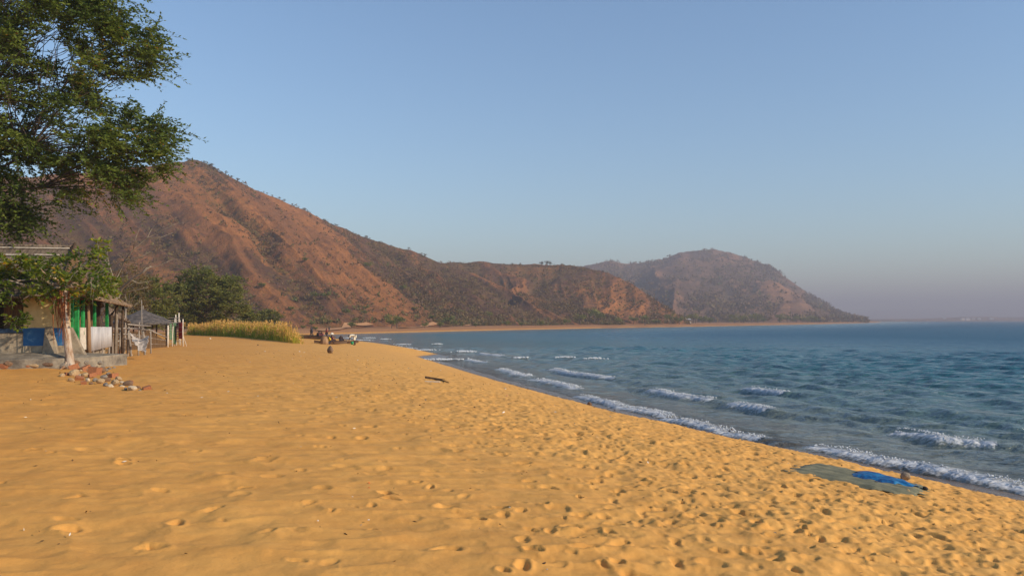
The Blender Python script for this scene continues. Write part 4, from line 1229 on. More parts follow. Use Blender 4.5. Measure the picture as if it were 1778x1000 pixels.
# ---- concrete apron in front of the hut
plat = empty('concrete_platform', HC, RZ, 'low cracked concrete platform in front of the blue and cream hut', 'platform')
top = [(-7.2, -1.25, .28), (-1.2, -1.3, .26), (-.2, -1.22, .27), (1.1, -.2, .31), (1.72, 1.55, .33), (.3, 1.9, .36), (-.1, -.03, .47), (-7.2, -.03, .47)]
n = len(top)
ap = MB().add(top + [(x, y, -.25) for x, y, z in top], [tuple(range(n))] + [(k, n + k, n + (k + 1) % n, (k + 1) % n) for k in range(n)])
ap.build('slab', M['concrete'], plat, bevel=.03)
def rock_mesh(name, seed, sub=2, rough=.28, flat=1.0):
    bm = bmesh.new()
    bmesh.ops.create_icosphere(bm, subdivisions=sub, radius=1.0)
    r = random.Random(seed)
    pl = [(Vector((r.gauss(0, 1), r.gauss(0, 1), r.gauss(0, 1))).normalized(), r.uniform(.55, .9)) for _ in range(9)]
    for v in bm.verts:
        for nn, d in pl:
            e = v.co.dot(nn) - d
            if e > 0: v.co -= nn * e * .9
        v.co *= 1 + r.uniform(-.05, .05) * rough * 3
    me = bpy.data.meshes.new(name)
    bm.to_mesh(me); bm.free()
    return me
def brick_mesh(name, seed):
    r = random.Random(seed)
    mb = MB()
    P = [(x * r.uniform(.85, 1.08), y * r.uniform(.8, 1.1), z * r.uniform(.85, 1.1)) for x in (-1, 1) for y in (-1, 1) for z in (-1, 1)]
    mb.add(P, [(0, 1, 3, 2), (4, 6, 7, 5), (0, 4, 5, 1), (2, 3, 7, 6), (0, 2, 6, 4), (1, 5, 7, 3)])
    return mb.mesh(name)
ROCKS = [rock_mesh('stone', k) for k in range(6)]
BRICKS = [brick_mesh('brick', k) for k in range(4)]
def put(name, me, m, loc, sc, rot, parent=None, bevel=0):
    o = bpy.data.objects.new(name, me.copy() if not me.materials or me.materials[0] != m else me)
    if not o.data.materials: o.data.materials.append(m)
    else: o.data.materials[0] = m
    COL.objects.link(o)
    o.parent = parent
    o.location, o.scale, o.rotation_euler = loc, sc, rot
    if bevel:
        bv = o.modifiers.new('bevel', 'BEVEL'); bv.width = bevel; bv.segments = 2
    return o
for x, m_, s in ((-2.0, 'brick', .15), (-1.55, 'stone_brown', .16), (-2.5, 'stone_tan', .11), (-.75, 'stone_tan', .14), (-.45, 'stone_brown', .12), (-3.1, 'stone_grey', .13), (.0, 'stone_grey', .13), (.35, 'stone_brown', .12), (.75, 'stone_grey', .13), (1.1, 'stone_grey', .11), (-1.05, 'brick', .1)):
    y = -1.27 if x < -.2 else -1.22 + (x + .2) * .78
    put('stone', random.choice(ROCKS), M[m_], (x + random.uniform(-.15, .15), y + .05, random.uniform(.0, .12)), (s * random.uniform(1.2, 2.0), s * .9, s * random.uniform(.6, 1.0)), (random.uniform(-.4, .4), 0, random.uniform(-.4, .4)), plat)

# ---- rubble heap: broken bricks and stones, each a thing
def rubble(px, py, wpx, kind):
    p = ground_at(px, py)
    s = wpx / 2 / F * p.y * 1.2
    dz = gz(p.x, p.y) + .06 * math.exp(-((px - 172) / 30) ** 2 - ((py - 655) / 12) ** 2)
    rz_ = random.uniform(0, 3.1)
    if kind == 'brick':
        o = put('broken_brick', random.choice(BRICKS), M['brick'], (p.x, p.y, dz + s * .45), (s, s * .62, s * .55), (random.uniform(-.35, .35), random.uniform(-.35, .35), rz_), bevel=.012)
        tag(o, 'broken red brick lying in the rubble heap by the peeling tree trunk', 'brick', 'bricks in the rubble heap')
    else:
        o = put('rubble_stone', random.choice(ROCKS), M['stone_' + kind], (p.x, p.y, dz + s * .38), (s, s * .8, s * .62), (random.uniform(-.3, .3), random.uniform(-.3, .3), rz_))
        tag(o, {'tan': 'tan stone lying in the rubble heap by the peeling tree trunk', 'pale': 'pale cream stone at the sunlit edge of the rubble heap', 'brown': 'dark brown stone lying in the rubble heap', 'grey': 'grey stone lying in the rubble heap'}[kind], 'stone', kind + ' stones in the rubble heap')
    return o
for a in ((128, 642, 14, 'brick'), (140, 646, 8, 'tan'), (148, 645, 14, 'brick'), (156, 646, 9, 'tan'), (165, 652, 20, 'brick'), (176, 650, 18, 'brown'), (160, 657, 10, 'brick'), (129, 653, 20, 'tan'), (139, 655, 8, 'pale'), (147, 655, 13, 'tan'), (118, 653, 9, 'brick'), (108, 654, 10, 'tan'),
          (188, 654, 10, 'grey'), (197, 657, 12, 'brick'), (180, 660, 13, 'grey'), (186, 663, 11, 'brown'), (206, 661, 12, 'tan'), (165, 664, 11, 'grey'), (175, 667, 15, 'tan'), (184, 671, 11, 'grey'), (199, 669, 17, 'tan'), (193, 674, 12, 'pale'), (212, 667, 10, 'pale'), (212, 673, 8, 'pale'), (222, 670, 16, 'brown'), (227, 666, 9, 'brick'),
          (230, 678, 16, 'pale'), (240, 675, 10, 'brown'), (218, 677, 8, 'grey'), (243, 680, 6, 'grey'), (255, 677, 11, 'brick'), (152, 663, 9, 'pale'), (158, 668, 7, 'brown'), (138, 661, 12, 'brick'), (124, 662, 10, 'tan'), (145, 667, 8, 'brick'), (172, 643, 12, 'tan'), (160, 641, 11, 'grey'), (184, 646, 8, 'grey'), (145, 638, 11, 'brown'),
          (170, 638, 9, 'grey'), (178, 640, 7, 'grey'), (190, 642, 8, 'grey'), (198, 640, 6, 'grey')):
    rubble(*a)
for px_, py_, w_, k_ in ((202, 612, 12, 'brick'), (216, 611, 8, 'tan'), (224, 609, 8, 'tan'), (196, 609, 8, 'tan'), (228, 614, 7, 'pale'), (189, 611, 9, 'brown'), (210, 607, 7, 'brick')):
    p = ground_at(px_, py_ + 4); s = w_ / 2 / F * p.y
    o = put('broken_brick' if k_ == 'brick' else 'rubble_stone', random.choice(BRICKS if k_ == 'brick' else ROCKS), M['brick' if k_ == 'brick' else 'stone_' + k_], (p.x, p.y, gz(p.x, p.y) + s * .4), (s, s * .7, s * .6), (0, 0, random.uniform(0, 3)))
    tag(o, 'broken brick or stone scattered between the platform and the pole fence', 'brick' if k_ == 'brick' else 'stone', 'rubble beyond the platform')

# ================================================================== FENCES, SHELTER, RACK
def gpt(px, Y):
    x = (px - CX) / F * Y
    return Vector((x, Y, gz(x, Y)))
# ---- pole fence running back from the hut
pf = empty('pole_fence', gpt(225, 42), 0, 'rickety fence of grey poles with three crooked rails beyond the tin apron', 'fence')
o0 = Vector(pf.location)
for px_, py_, Y, h, r in ((196, 0, 39, 1.5, .05), (207, 0, 40, 1.45, .045), (221, 0, 41, 1.5, .055), (228, 0, 41.5, 1.1, .06), (240, 0, 42.5, 1.7, .04), (252, 0, 43, 1.45, .06), (262, 0, 45, 1.3, .04), (216, 0, 44, 2.4, .035), (247, 0, 46, 2.9, .028)):
    p = gpt(px_, Y) - o0
    lean = random.uniform(-.12, .12)
    MB().tube([p - Vector((0, 0, .2)), p + Vector((lean * .5, 0, h * .5)), p + Vector((lean, 0, h))], [r, r * .9, r * .75], 7).build('post', M['wood_grey'], pf, smooth=True)
for pts in ([(193, 571), (215, 570), (240, 571), (268, 574)], [(193, 581), (215, 580), (232, 581), (258, 584)], [(200, 594), (215, 589), (232, 587), (258, 585)], [(222, 563), (240, 565), (262, 566)], [(258, 572), (275, 580), (290, 586)]):
    MB().tube([at(x_, y_, 38.5 + 6 * i / len(pts) + .8) - o0 for i, (x_, y_) in enumerate(pts)], [.035, .04, .035, .02][:len(pts)], 6).build('rail', M['wood_grey'], pf, smooth=True)
# ---- reed screen in front of the shelter
sc_ = empty('reed_screen', gpt(240, 50), 0, 'dark low reed screen standing behind the pole fence', 'fence')
o1 = Vector(sc_.location)
stalk = MB().tube([(0, 0, -.1), (.01, 0, .55), (0, 0, 1.12)], [.022, .02, .014], 5).mesh('stalk'); stalk.materials.append(M['cane'])
pa, pb = gpt(192, 47), gpt(288, 54)
for k in range(110):
    p = pa.lerp(pb, k / 109) - o1
    o = link('stalk', stalk, None, sc_, (p.x + random.uniform(-.01, .01), p.y, p.z + random.uniform(-.05, .0)))
    o.scale = (1, 1, (1.02 - .55 * sstep(.62, 1.0, k / 109)) * random.uniform(.93, 1.05))
for h in (.35, .8): MB().tube([pa - o1 + Vector((0, -.05, h)), pa.lerp(pb, .5) - o1 + Vector((0, -.05, h)), pb - o1 + Vector((0, -.05, h * .55))], .02, 5).build('rail', M['wood_grey'], sc_)
# ---- round thatched shelter
ST = gpt(248, 58)
sh_ = empty('thatched_shelter', ST, 0, 'round shelter with dark conical thatched roof beyond the pole fence', 'shelter')
def cone(rows, name, r0, zr, za, m):
    mb = MB()
    n = 40
    prof = [(0.02, za), (.30, za - (za - zr) * .30), (.62, za - (za - zr) * .56), (.9, zr + .10), (1.0, zr), (.98, zr - .10), (.55, zr + .22), (0.02, za - .3)]
    for q, (rr, z) in enumerate(prof):
        for k in range(n):
            t = 2 * math.pi * k / n
            w = 1 + (random.uniform(-.025, .025) if 0 < q < 6 else 0)
            mb.v.append((r0 * rr * w * math.cos(t), r0 * rr * w * math.sin(t), z + (random.uniform(-.03, .03) if q in (4, 5) else 0)))
    for q in range(len(prof) - 1):
        for k in range(n):
            mb.f.append((q * n + k, q * n + (k + 1) % n, (q + 1) * n + (k + 1) % n, (q + 1) * n + k))
    return mb.build(name, m, sh_, smooth=True)
zr_ = at(0, 561, 58).z - ST.z; za_ = at(0, 537, 58).z - ST.z
cone(4, 'roof', 2.1, zr_, za_, mat('thatch_old', (0.055, 0.048, 0.045), (0.17, 0.14, 0.12), (0.105, 0.09, 0.08), scale=4, rough=.98, bump=.8, bscale=14, bdist=.04))
MB().tube([(0, 0, -.2), (0, 0, za_ - .2)], .09, 8).build('center_pole', M['wood_dark'], sh_)
MB().tube([(0, 0, za_ - .1), (.02, 0, za_ + .25)], .03, 6).build('finial', M['wood_grey'], sh_)
for k in range(6):
    t = k * 1.05 + .3
    MB().tube([(1.5 * math.cos(t), 1.5 * math.sin(t), -.2), (1.5 * math.cos(t), 1.5 * math.sin(t), zr_ + .2)], .05, 6).build('pole', M['wood_dark'], sh_)
# ---- low lean-to roof between hut and shelter
lt_p = gpt(205, 44)
lt = empty('lean_to', lt_p, 0, 'small sagging thatched lean-to between the hut and the round shelter', 'shelter')
L0 = [at(*q) - lt_p for q in ((226, 560, 43), (190, 546, 43.2), (188, 533, 46), (212, 545, 46))]
thatch_slab('roof', L0, .09, 4, M['thatch_tan'], lt, 12)
for q in ((222, 43.2), (192, 43.4), (208, 45.8)):
    p = gpt(*q) - lt_p
    MB().tube([p - Vector((0, 0, .2)), p + Vector((0, 0, 1.85 + (.3 if q[1] > 45 else 0)))], .05, 6).build('pole', M['wood_dark'], lt)
# ---- whitish net slung from the fence
NT = gpt(240, 40.5)
def net_mesh():
    g = np.random.default_rng(5)
    nu, nv = 26, 26
    V = []
    tl, tr, br, bl = at(223, 576, 40.6), at(259, 582, 41.4), at(253, 612, 38.6), at(240, 608, 38.8)
    for j in range(nv):
        for i in range(nu):
            u, v = i / (nu - 1), j / (nv - 1)
            p = tl.lerp(tr, u).lerp(bl.lerp(br, u), v)
            sag = .28 * math.sin(math.pi * u) * (1 - v) ** .7
            f = .07 * math.sin(u * 17 + v * 9) * math.sin(v * 3) + .05 * math.sin(v * 24 + u * 5)
            zmin = gz(p.x, p.y) + .01
            V.append((p.x - NT.x, p.y - NT.y + f, max(p.z - sag + f * .4, zmin) - NT.z))
    me = mesh_np('hanging_net', np.array(V), grid_faces(nv, nu))
    return me
M['net'] = mat('net_white', (0.25, 0.21, 0.17), (0.60, 0.52, 0.44), (0.50, 0.43, 0.36), scale=5, stretch=(1, 1, 4), rough=0.9, lo=.38, hi=.6, bump=.5, bscale=40)
nt = link('hanging_net', net_mesh(), M['net'], None, NT)
nt.modifiers.new('thick', 'SOLIDIFY').thickness = .015
tag(nt, 'whitish crumpled fishing net slung over the pole fence down to the sand', 'net')
# ---- drying rack with cloths
RK = gpt(306, 56)
rk = empty('drying_rack', RK, 0, 'drying rack of pale upright poles with many thin crossbars on the sand', 'rack')
def rp(px, py, Y): return at(px, py, Y) - RK
ups = [(291, 600, 565, 54.0, .065), (299, 598, 566, 55.5, .04), (302.5, 597, 552, 57, .04), (306, 597, 546, 58.5, .05), (311.5, 596, 543, 60, .055), (318, 599, 554, 56.5, .045), (313, 597, 556, 59, .04)]
for px_, yb, yt, Y, r in ups:
    b_ = gpt(px_, Y) - RK
    t_ = rp(px_ + random.uniform(-1, 1.5), yt, Y)
    MB().tube([b_ - Vector((0, 0, .2)), b_.lerp(t_, .5) + Vector((random.uniform(-.03, .03), 0, 0)), t_], [r, r * .9, r * .8], 7).build('upright', M['wood_pale'], rk, smooth=True)
for k in range(11):
    z = .3 + k * .16
    a_, b_ = gpt(292, 54.2) - RK, gpt(313, 59.5) - RK
    MB().tube([a_ + Vector((0, 0, z)), b_ + Vector((0, 0, z + .05))], .016, 5).build('crossbar', M['wood_grey'], rk)
    if k % 2 == 0:
        a_, b_ = gpt(303, 57) - RK, gpt(318.5, 56.6) - RK
        MB().tube([a_ + Vector((0, 0, z)), b_ + Vector((0, 0, z + .03))], .016, 5).build('crossbar', M['wood_grey'], rk)
MB().tube([gpt(324, 57) - RK, rp(317, 580, 57)], .02, 5).build('brace', M['wood_pale'], rk)
M['red_cloth'] = mat('red_cloth', (0.34, 0.010, 0.014), (0.50, 0.025, 0.025), scale=5, rough=.85)
M['green_cloth'] = mat('green_cloth', (0.03, 0.10, 0.045), (0.20, 0.30, 0.17), (0.09, 0.19, 0.09), scale=7, stretch=(1, 1, 5), rough=.9, lo=.38, hi=.62)
def hang(name, px0, px1, yt, yb, Y0, Y1, m, label, cat, seed):
    r = random.Random(seed)
    mb = MB(); nu, nv = 11, 14
    o = gpt((px0 + px1) / 2, (Y0 + Y1) / 2)
    for j in range(nv):
        for i in range(nu):
            u, v = i / (nu - 1), j / (nv - 1)
            p = at(px0 + (px1 - px0) * u, yt + (yb - yt) * v, Y0 + (Y1 - Y0) * u) - o
            w = .05 * math.sin(u * 14 + seed) * (.3 + v) + .03 * math.sin(v * 7 + u * 3)
            mb.v.append((p.x, p.y + w - .12, p.z + r.uniform(-.015, .015)))
    mb.f = [tuple(q) for q in grid_faces(nv, nu)]
    ob = mb.build(name, m, None, o, smooth=True)
    ob.modifiers.new('thick', 'SOLIDIFY').thickness = .012
    tag(ob, label, cat)
hang('hanging_cloth', 311, 317.5, 559, 588, 58.6, 56.6, M['red_cloth'], 'bright red cloth hanging on the drying rack', 'cloth', 1)
hang('hanging_cloth', 301.5, 307, 561, 597, 56.6, 57.2, M['green_cloth'], 'pale green striped cloth hanging low on the drying rack', 'cloth', 2)
hang('hanging_cloth', 295.5, 299.5, 562, 590, 55.2, 55.6, M['green_cloth'], 'dark green cloth hanging near the outer pole of the drying rack', 'cloth', 3)

# ================================================================== ON THE BEACH
M['sand_rock'] = mat('rock_brown', (0.12, 0.065, 0.035), (0.28, 0.17, 0.09), (0.20, 0.13, 0.08), scale=2.5, rough=.95, bump=.5, bscale=9, bdist=.05)
def rock(name, px, py, wpx, hpx, m, label, seed, taper=0.0, sink=.12):
    p = ground_at(px, py)
    w = wpx / F * p.y; h = hpx / F * p.y
    me = rock_mesh(name, seed, 3)
    for v in me.vertices:
        k = 1 - taper * max(v.co.z, 0)
        v.co.x *= k; v.co.y *= k
    me.polygons.foreach_set('use_smooth', [True] * len(me.polygons))
    me.materials.append(m)
    o = link(name, me, None, None, (p.x, p.y, gz(p.x, p.y) + h * (.5 - sink)))
    o.scale = (w / 2, w / 2 * .85, h / 2 * 1.15)
    o.rotation_euler = (0, 0, random.uniform(0, 3))
    tag(o, label, 'rock')
rock('boulder', 573.5, 613, 12, 14, M['sand_rock'], 'squat brown boulder with a pointed top alone on the open sand', 3, .45)
rock('boulder', 1572, 833, 19, 17, M['stone_grey'], 'smooth rounded boulder beside the blue sheet near the waterline', 8)
rock('beach_stone', 1575, 857, 11, 9, M['stone_tan'], 'small tan stone on the near edge of the grey net', 11)
rock('wet_rock', 1270, 753.5, 9, 11, M['wood_dark'], 'black wet rock washed by the shore break', 14, .2)
rock('beach_stone', 1024, 704, 9, 7, M['stone_brown'], 'brown stone on the wet sand where the waves run up', 15)

# driftwood stick
p0 = ground_at(740, 661); dw = empty('driftwood', p0, 0, 'thin dark driftwood stick lying alone on the open sand', 'driftwood')
pts = [ground_at(739, 659), ground_at(752, 660), ground_at(764, 662), ground_at(779, 666)]
MB().tube([Vector((q.x, q.y, gz(q.x, q.y) + .09 - .015 * i)) - Vector(p0) for i, q in enumerate(pts)], [.045, .04, .035, .015], 7).build('stem', M['wood_dark'], dw, smooth=True)
a_ = Vector((pts[1].x, pts[1].y, gz(pts[1].x, pts[1].y) + .08)) - Vector(p0)
MB().tube([a_, a_ + Vector((.5, -.35, -.03))], [.03, .012], 6).build('side_branch', M['wood_dark'], dw)
q = ground_at(750, 664)
o = put('beach_plank', BRICKS[1], M['wood_pale'], (q.x, q.y, gz(q.x, q.y) + .03), (.30, .05, .02), (0, 0, -.1), bevel=.01)
tag(o, 'pale flat board lying beside the driftwood stick', 'board')

# spread net, blue sheet
def drape(name, poly, m, label, cat, lift, wr, n=60, seed=0, settle=1.0):
    """a sheet with an irregular outline laid over the trodden sand"""
    g = np.random.default_rng(seed)
    W = np.array([list(ground_at(*q))[:2] for q in poly])
    lo, hi = W.min(0), W.max(0)
    X, Y = np.meshgrid(np.linspace(lo[0], hi[0], n), np.linspace(lo[1], hi[1], n))
    x, y = X.ravel(), Y.ravel()
    inside = np.array([in_poly((a + .05 * math.sin(b * 13), b + .05 * math.sin(a * 11)), [tuple(w) for w in W]) for a, b in zip(x, y)])
    z = land_z(x, y) + lift + wr * fbm(x * 3.2, y * 3.2, 3, 55 + seed) + wr * .6 * np.abs(np.sin(x * 7 + 3 * y + 2 * fbm(x, y, 2, 9)))
    ed = np.full(len(x), 9.0)
    for (ax, ay), (bx, by) in zip(W, np.roll(W, -1, 0)):
        tt = np.clip(((x - ax) * (bx - ax) + (y - ay) * (by - ay)) / ((bx - ax) ** 2 + (by - ay) ** 2), 0, 1)
        ed = np.minimum(ed, np.hypot(x - ax - tt * (bx - ax), y - ay - tt * (by - ay)))
    z = z - (1 - sstep(0.0, .22, ed)) * (lift + wr * .8) * settle
    Fq = grid_faces(n, n)
    Fq = Fq[inside[Fq].all(1)]
    use = np.unique(Fq); mp = -np.ones(n * n, int); mp[use] = np.arange(len(use))
    c = np.array([W[:, 0].mean(), W[:, 1].mean(), 0]); c[2] = gz(c[0], c[1])
    o = link(name, mesh_np(name, np.stack([x, y, z], 1)[use] - c, mp[Fq]), m, None, c)
    o.modifiers.new('thick', 'SOLIDIFY').thickness = .005
    tag(o, label, cat)
    return o
M['net_green'] = mat('net_grey_green', (0.11, 0.112, 0.072), (0.25, 0.225, 0.130), (0.17, 0.165, 0.100), scale=4, rough=.95, bump=.6, bscale=60, bdist=.01)
M['sheet_blue'] = mat('sheet_blue', (0.003, 0.030, 0.11), (0.012, 0.18, 0.38), (0.005, 0.085, 0.24), scale=7, rough=.45, lo=.35, hi=.65, bump=.4, bscale=14)
drape('fishing_net', [(1362, 818), (1395, 806), (1430, 808), (1480, 818), (1545, 836), (1600, 846), (1628, 850), (1600, 862), (1560, 860), (1520, 852), (1470, 842), (1410, 830)], M['net_green'], 'grey-green fishing net spread flat on the sand near the waterline', 'net', .03, .025, 110, 1)
drape('blue_sheet', [(1472, 830), (1484, 825), (1512, 827), (1545, 836), (1572, 843), (1596, 847), (1588, 852), (1572, 849), (1556, 850), (1542, 845), (1526, 844), (1512, 838), (1496, 838), (1486, 833)], M['sheet_blue'], 'crumpled bright blue sheet lying on the spread fishing net', 'sheet', .05, .06, 80, 2, .5)
q = ground_at(1606, 851)
o = put('dark_bundle', ROCKS[2], mat('bundle_black', (0.012, 0.012, 0.014), (0.03, 0.03, 0.03), scale=9, rough=.8), (q.x, q.y, gz(q.x, q.y) + .03), (.13, .045, .035), (.2, .3, .9)); tag(o, 'small dark bundle at the end of the blue sheet', 'bundle')

# shells, scraps and litter
M['shell'] = mat('shell_white', (0.70, 0.64, 0.54), (0.82, 0.78, 0.70), scale=8, rough=.6)
M['orange'] = mat('plastic_orange', (0.75, 0.14, 0.02), rough=.5)
M['pinkp'] = mat('plastic_pink', (0.62, 0.16, 0.18), rough=.5)
for px_, py_, w, mk, lab in ((874, 718, 7, 'shell', 0), (1515, 824, 6, 'shell', 1), (1522, 827, 3, 'shell', 1), (1545, 829, 4, 'shell', 1), (877, 675, 4, 'shell', 0), (640, 906, 6, 'shell', 0), (552, 907, 4, 'shell', 0), (1408, 917, 6, 'shell', 0), (80, 786, 5, 'shell', 0), (885, 884, 4, 'shell', 0), (950, 992, 4, 'shell', 0), (290, 684, 4, 'shell', 0), (748, 645, 3, 'shell', 0), (621, 626, 3, 'shell', 0), (520, 611, 3, 'shell', 0), (460, 611, 3, 'shell', 0), (365, 589, 5, 'shell', 0), (1353, 896, 4, 'shell', 0), (612, 865, 3, 'shell', 0),
                           (641, 841, 5, 'orange', 2), (641, 849, 4, 'orange', 2), (880, 688, 3, 'pinkp', 3), (899, 684, 3, 'pinkp', 3), (859, 689, 3, 'pinkp', 3), (824, 708, 4, 'wood_dark', 4), (846, 707, 3, 'wood_dark', 4), (945, 982, 9, 'wood_dark', 4), (868, 913, 4, 'wood_dark', 4), (1443, 985, 6, 'root_rust', 4), (1462, 982, 4, 'root_rust', 4), (729, 705, 5, 'root_rust', 4), (66, 664, 4, 'wood_dark', 4), (497, 745, 3, 'wood_dark', 4), (155, 843, 4, 'wood_dark', 4), (515, 820, 4, 'wood_dark', 4), (20, 844, 4, 'wood_dark', 4), (448, 600, 5, 'wood_dark', 4), (1330, 790, 4, 'wood_dark', 4), (1380, 800, 4, 'wood_dark', 4)):
    p = ground_at(px_, py_)
    s = max(w / 2 / F * p.y, .012)
    o = put(['shell', 'shell', 'plastic_scrap', 'plastic_scrap', 'twig_scrap'][lab], random.choice(ROCKS), M[mk], (p.x, p.y, gz(p.x, p.y) + s * .35 + .015), (s, s * .6, s * .35), (random.uniform(-.4, .4), random.uniform(-.4, .4), random.uniform(0, 3)))
    tag(o, ['white shell or pebble lying on the open sand', 'white shell lying between the blue sheet and the water', 'bright orange plastic scrap on the smooth sand', 'pink plastic scrap near the wet sand', 'dark bit of twig lying on the sand'][lab], ['shell', 'shell', 'litter', 'litter', 'twig'][lab], ['shells on the open sand', 'shells by the blue sheet', 'orange scraps', 'pink scraps', 'twigs on the sand'][lab])

# crumbs of weed, husk and shell: a wrack line and a thin scatter
def debris():
    g = np.random.default_rng(808)
    n = 26000
    x = g.uniform(-16, 14, n); y = 4 + 50 * g.random(n) ** 1.6
    sd = shore_sd(x, y)
    wl = np.exp(-((sd - 1.35 - .5 * (fbm(x * .8, y * .8, 2, 4) - .5)) / .28) ** 2)
    k = g.random(n) < np.where(sd > .8, .035 + .75 * wl, 0) * (1 + .5 * np.exp(-((sd - 6) / 4) ** 2))
    x, y, wl = x[k], y[k], wl[k]
    m = len(x)
    P = np.column_stack([x, y, land_z(x, y) + .025])
    D = np.column_stack([g.normal(0, 1, (m, 2)), g.normal(0, .25, m)])
    V, Fc = leaf_quads(P, D, g.uniform(.015, .06, m) * (1 + y / 40), g.uniform(.008, .022, m) * (1 + y / 40), g)
    rn = np.where(g.random(m) < .22 * (1 - wl), g.uniform(.8, 1, m), g.uniform(0, .6, m))
    return mesh_np('beach_debris', V, Fc, smooth=False, attrs={'rnd': np.repeat(rn, 4)})
M['debris'] = leaf_mat('debris', [(0.0, (0.03, 0.02, 0.013)), (0.6, (0.15, 0.075, 0.035)), (0.8, (0.50, 0.40, 0.27)), (1.0, (0.72, 0.66, 0.55))], .05, .9)
tag(link('beach_debris', debris(), M['debris']), 'dark crumbs of weed and husk scattered over the sand and along the wet edge', 'debris', kind='stuff')

# ---- track at the foot of the hill
M['track'] = mat('track_dirt', (0.42, 0.20, 0.08), (0.54, 0.28, 0.12), scale=.5, rough=.95)
def ribbon(name, pxs, w, m):
    P = [cast(*q, (0, 1)) for q in pxs]
    P = np.array([list(p) for p in P if p is not None])
    C_, t = resample(P[:, :2], 2.0)
    T = np.gradient(C_, axis=0); T /= np.linalg.norm(T, axis=1, keepdims=True)
    Nn = np.stack([-T[:, 1], T[:, 0]], 1)
    V = []
    for c, n_ in zip(C_, Nn):
        for k in (-1, -.5, 0, .5, 1):
            q = c + n_ * k * w / 2
            V.append((q[0], q[1], drop(q[0], q[1]) + .25))
    V = np.array(V).reshape(len(C_), 5, 3)
    V[:, :, 2] = V[:, :, 2].max(1, keepdims=True) * .25 + V[:, :, 2] * .75
    tag(link(name, mesh_np(name, V.reshape(-1, 3), grid_faces(len(C_), 5)), m), kind='structure')
ribbon('dirt_track', [(552, 575), (566, 574), (585, 572.5), (605, 569), (622, 565.5), (642, 563)], 3.0, M['track'])
ribbon('dirt_track', [(692, 570), (720, 569), (738, 566.5), (758, 562)], 3.0, M['track'])
ribbon('dirt_track', [(808, 566), (822, 562)], 3.0, M['track'])

# ---- canoes drawn up on the sand
M['canoe'] = mat('canoe_wood', (0.10, 0.065, 0.045), (0.26, 0.18, 0.12), scale=3, stretch=(.3, 1, 1), rough=.9)
def canoe_mesh():
    mb = MB(); n = 15; k_ = 9
    for side, (ws, hs) in enumerate(((1.0, 1.0), (.8, .82))):
        for i in range(n):
            u = i / (n - 1) * 2 - 1
            w = .30 * (1 - abs(u) ** 2.6) + .015
            sheer = .42 + .16 * abs(u) ** 2.5
            for j in range(k_):
                t = math.pi * j / (k_ - 1)
                y = -math.cos(t) * w * ws
                z = sheer - (sheer - .02 - .12 * abs(u) ** 3) * math.sin(t) * hs
                mb.v.append((u * 2.2 * (1 if side == 0 else .95), y, z))
    for side in (0, 1):
        b = side * n * k_
        for i in range(n - 1):
            for j in range(k_ - 1):
                q = (b + i * k_ + j, b + (i + 1) * k_ + j, b + (i + 1) * k_ + j + 1, b + i * k_ + j + 1)
                mb.f.append(q if side == 0 else q[::-1])
    for i in range(n - 1):
        for j in (0, k_ - 1):
            mb.f.append((i * k_ + j, (i + 1) * k_ + j, n * k_ + (i + 1) * k_ + j, n * k_ + i * k_ + j))
    return mb.mesh('hull', True)
HULL = canoe_mesh(); HULL.materials.append(M['canoe'])
SEAT = MB().box((0, 0, .36), (.14, .5, .03)).mesh('thwart'); SEAT.materials.append(M['wood_grey'])
def canoe(px, py, rz, sc, label, group=None):
    sc *= .75
    p = ground_at(px, py)
    e = empty('canoe', (p.x, p.y, gz(p.x, p.y) - .02), rz, label, 'canoe', group)
    e.scale = (sc,) * 3
    link('hull', HULL, None, e)
    for x in (-1.0, .2, 1.1): link('thwart', SEAT, None, e, (x, 0, 0))
    return e
canoe(574, 597.5, .12, .9, 'dugout canoe on the sand beside the people in yellow and white hat')
for px_, py_, rz_ in ((527, 584.5, .5), (531, 586.6, -.3), (537, 587.6, .2), (541, 588.6, -.15), (543, 585.4, .35), (548, 587.6, .1), (555, 588.2, .4), (560, 589.4, .3), (600, 596.0, .0)):
    canoe(px_, py_, rz_, .8, 'dark dugout canoe in the row drawn up where the beach meets the reeds', 'canoes drawn up at the end of the beach')

# ---- people
M['skin'] = mat('skin_dark', (0.055, 0.030, 0.020), (0.075, 0.042, 0.028), scale=8, rough=.6)
M['cl_white'] = mat('cloth_white', (0.72, 0.66, 0.52), (0.80, 0.74, 0.60), scale=6, rough=.9)
M['cl_yellow'] = mat('cloth_yellow', (0.72, 0.46, 0.02), (0.82, 0.56, 0.04), scale=6, rough=.9)
M['cl_dark'] = mat('cloth_dark', (0.03, 0.03, 0.045), (0.07, 0.06, 0.07), scale=6, rough=.9)
M['cl_red'] = mat('cloth_maroon', (0.22, 0.06, 0.06), (0.32, 0.10, 0.09), scale=6, rough=.9)
def skin_obj(name, verts, edges, radii, m, parent):
    me = bpy.data.meshes.new(name)
    me.from_pydata(verts, edges, [])
    o = bpy.data.objects.new(name, me)
    COL.objects.link(o); o.parent = parent
    md = o.modifiers.new('skin', 'SKIN')
    if not me.skin_vertices: 
        bm = bmesh.new(); bm.from_mesh(me); bm.verts.layers.skin.verify(); bm.to_mesh(me); bm.free()
    for sv, r in zip(me.skin_vertices[0].data, radii):
        sv.radius = (r, r)
    me.skin_vertices[0].data[0].use_root = True
    o.modifiers.new('sub', 'SUBSURF').levels = 1
    o.modifiers['sub'].render_levels = 1
    md.use_smooth_shade = True
    me.materials.append(m)
    return o
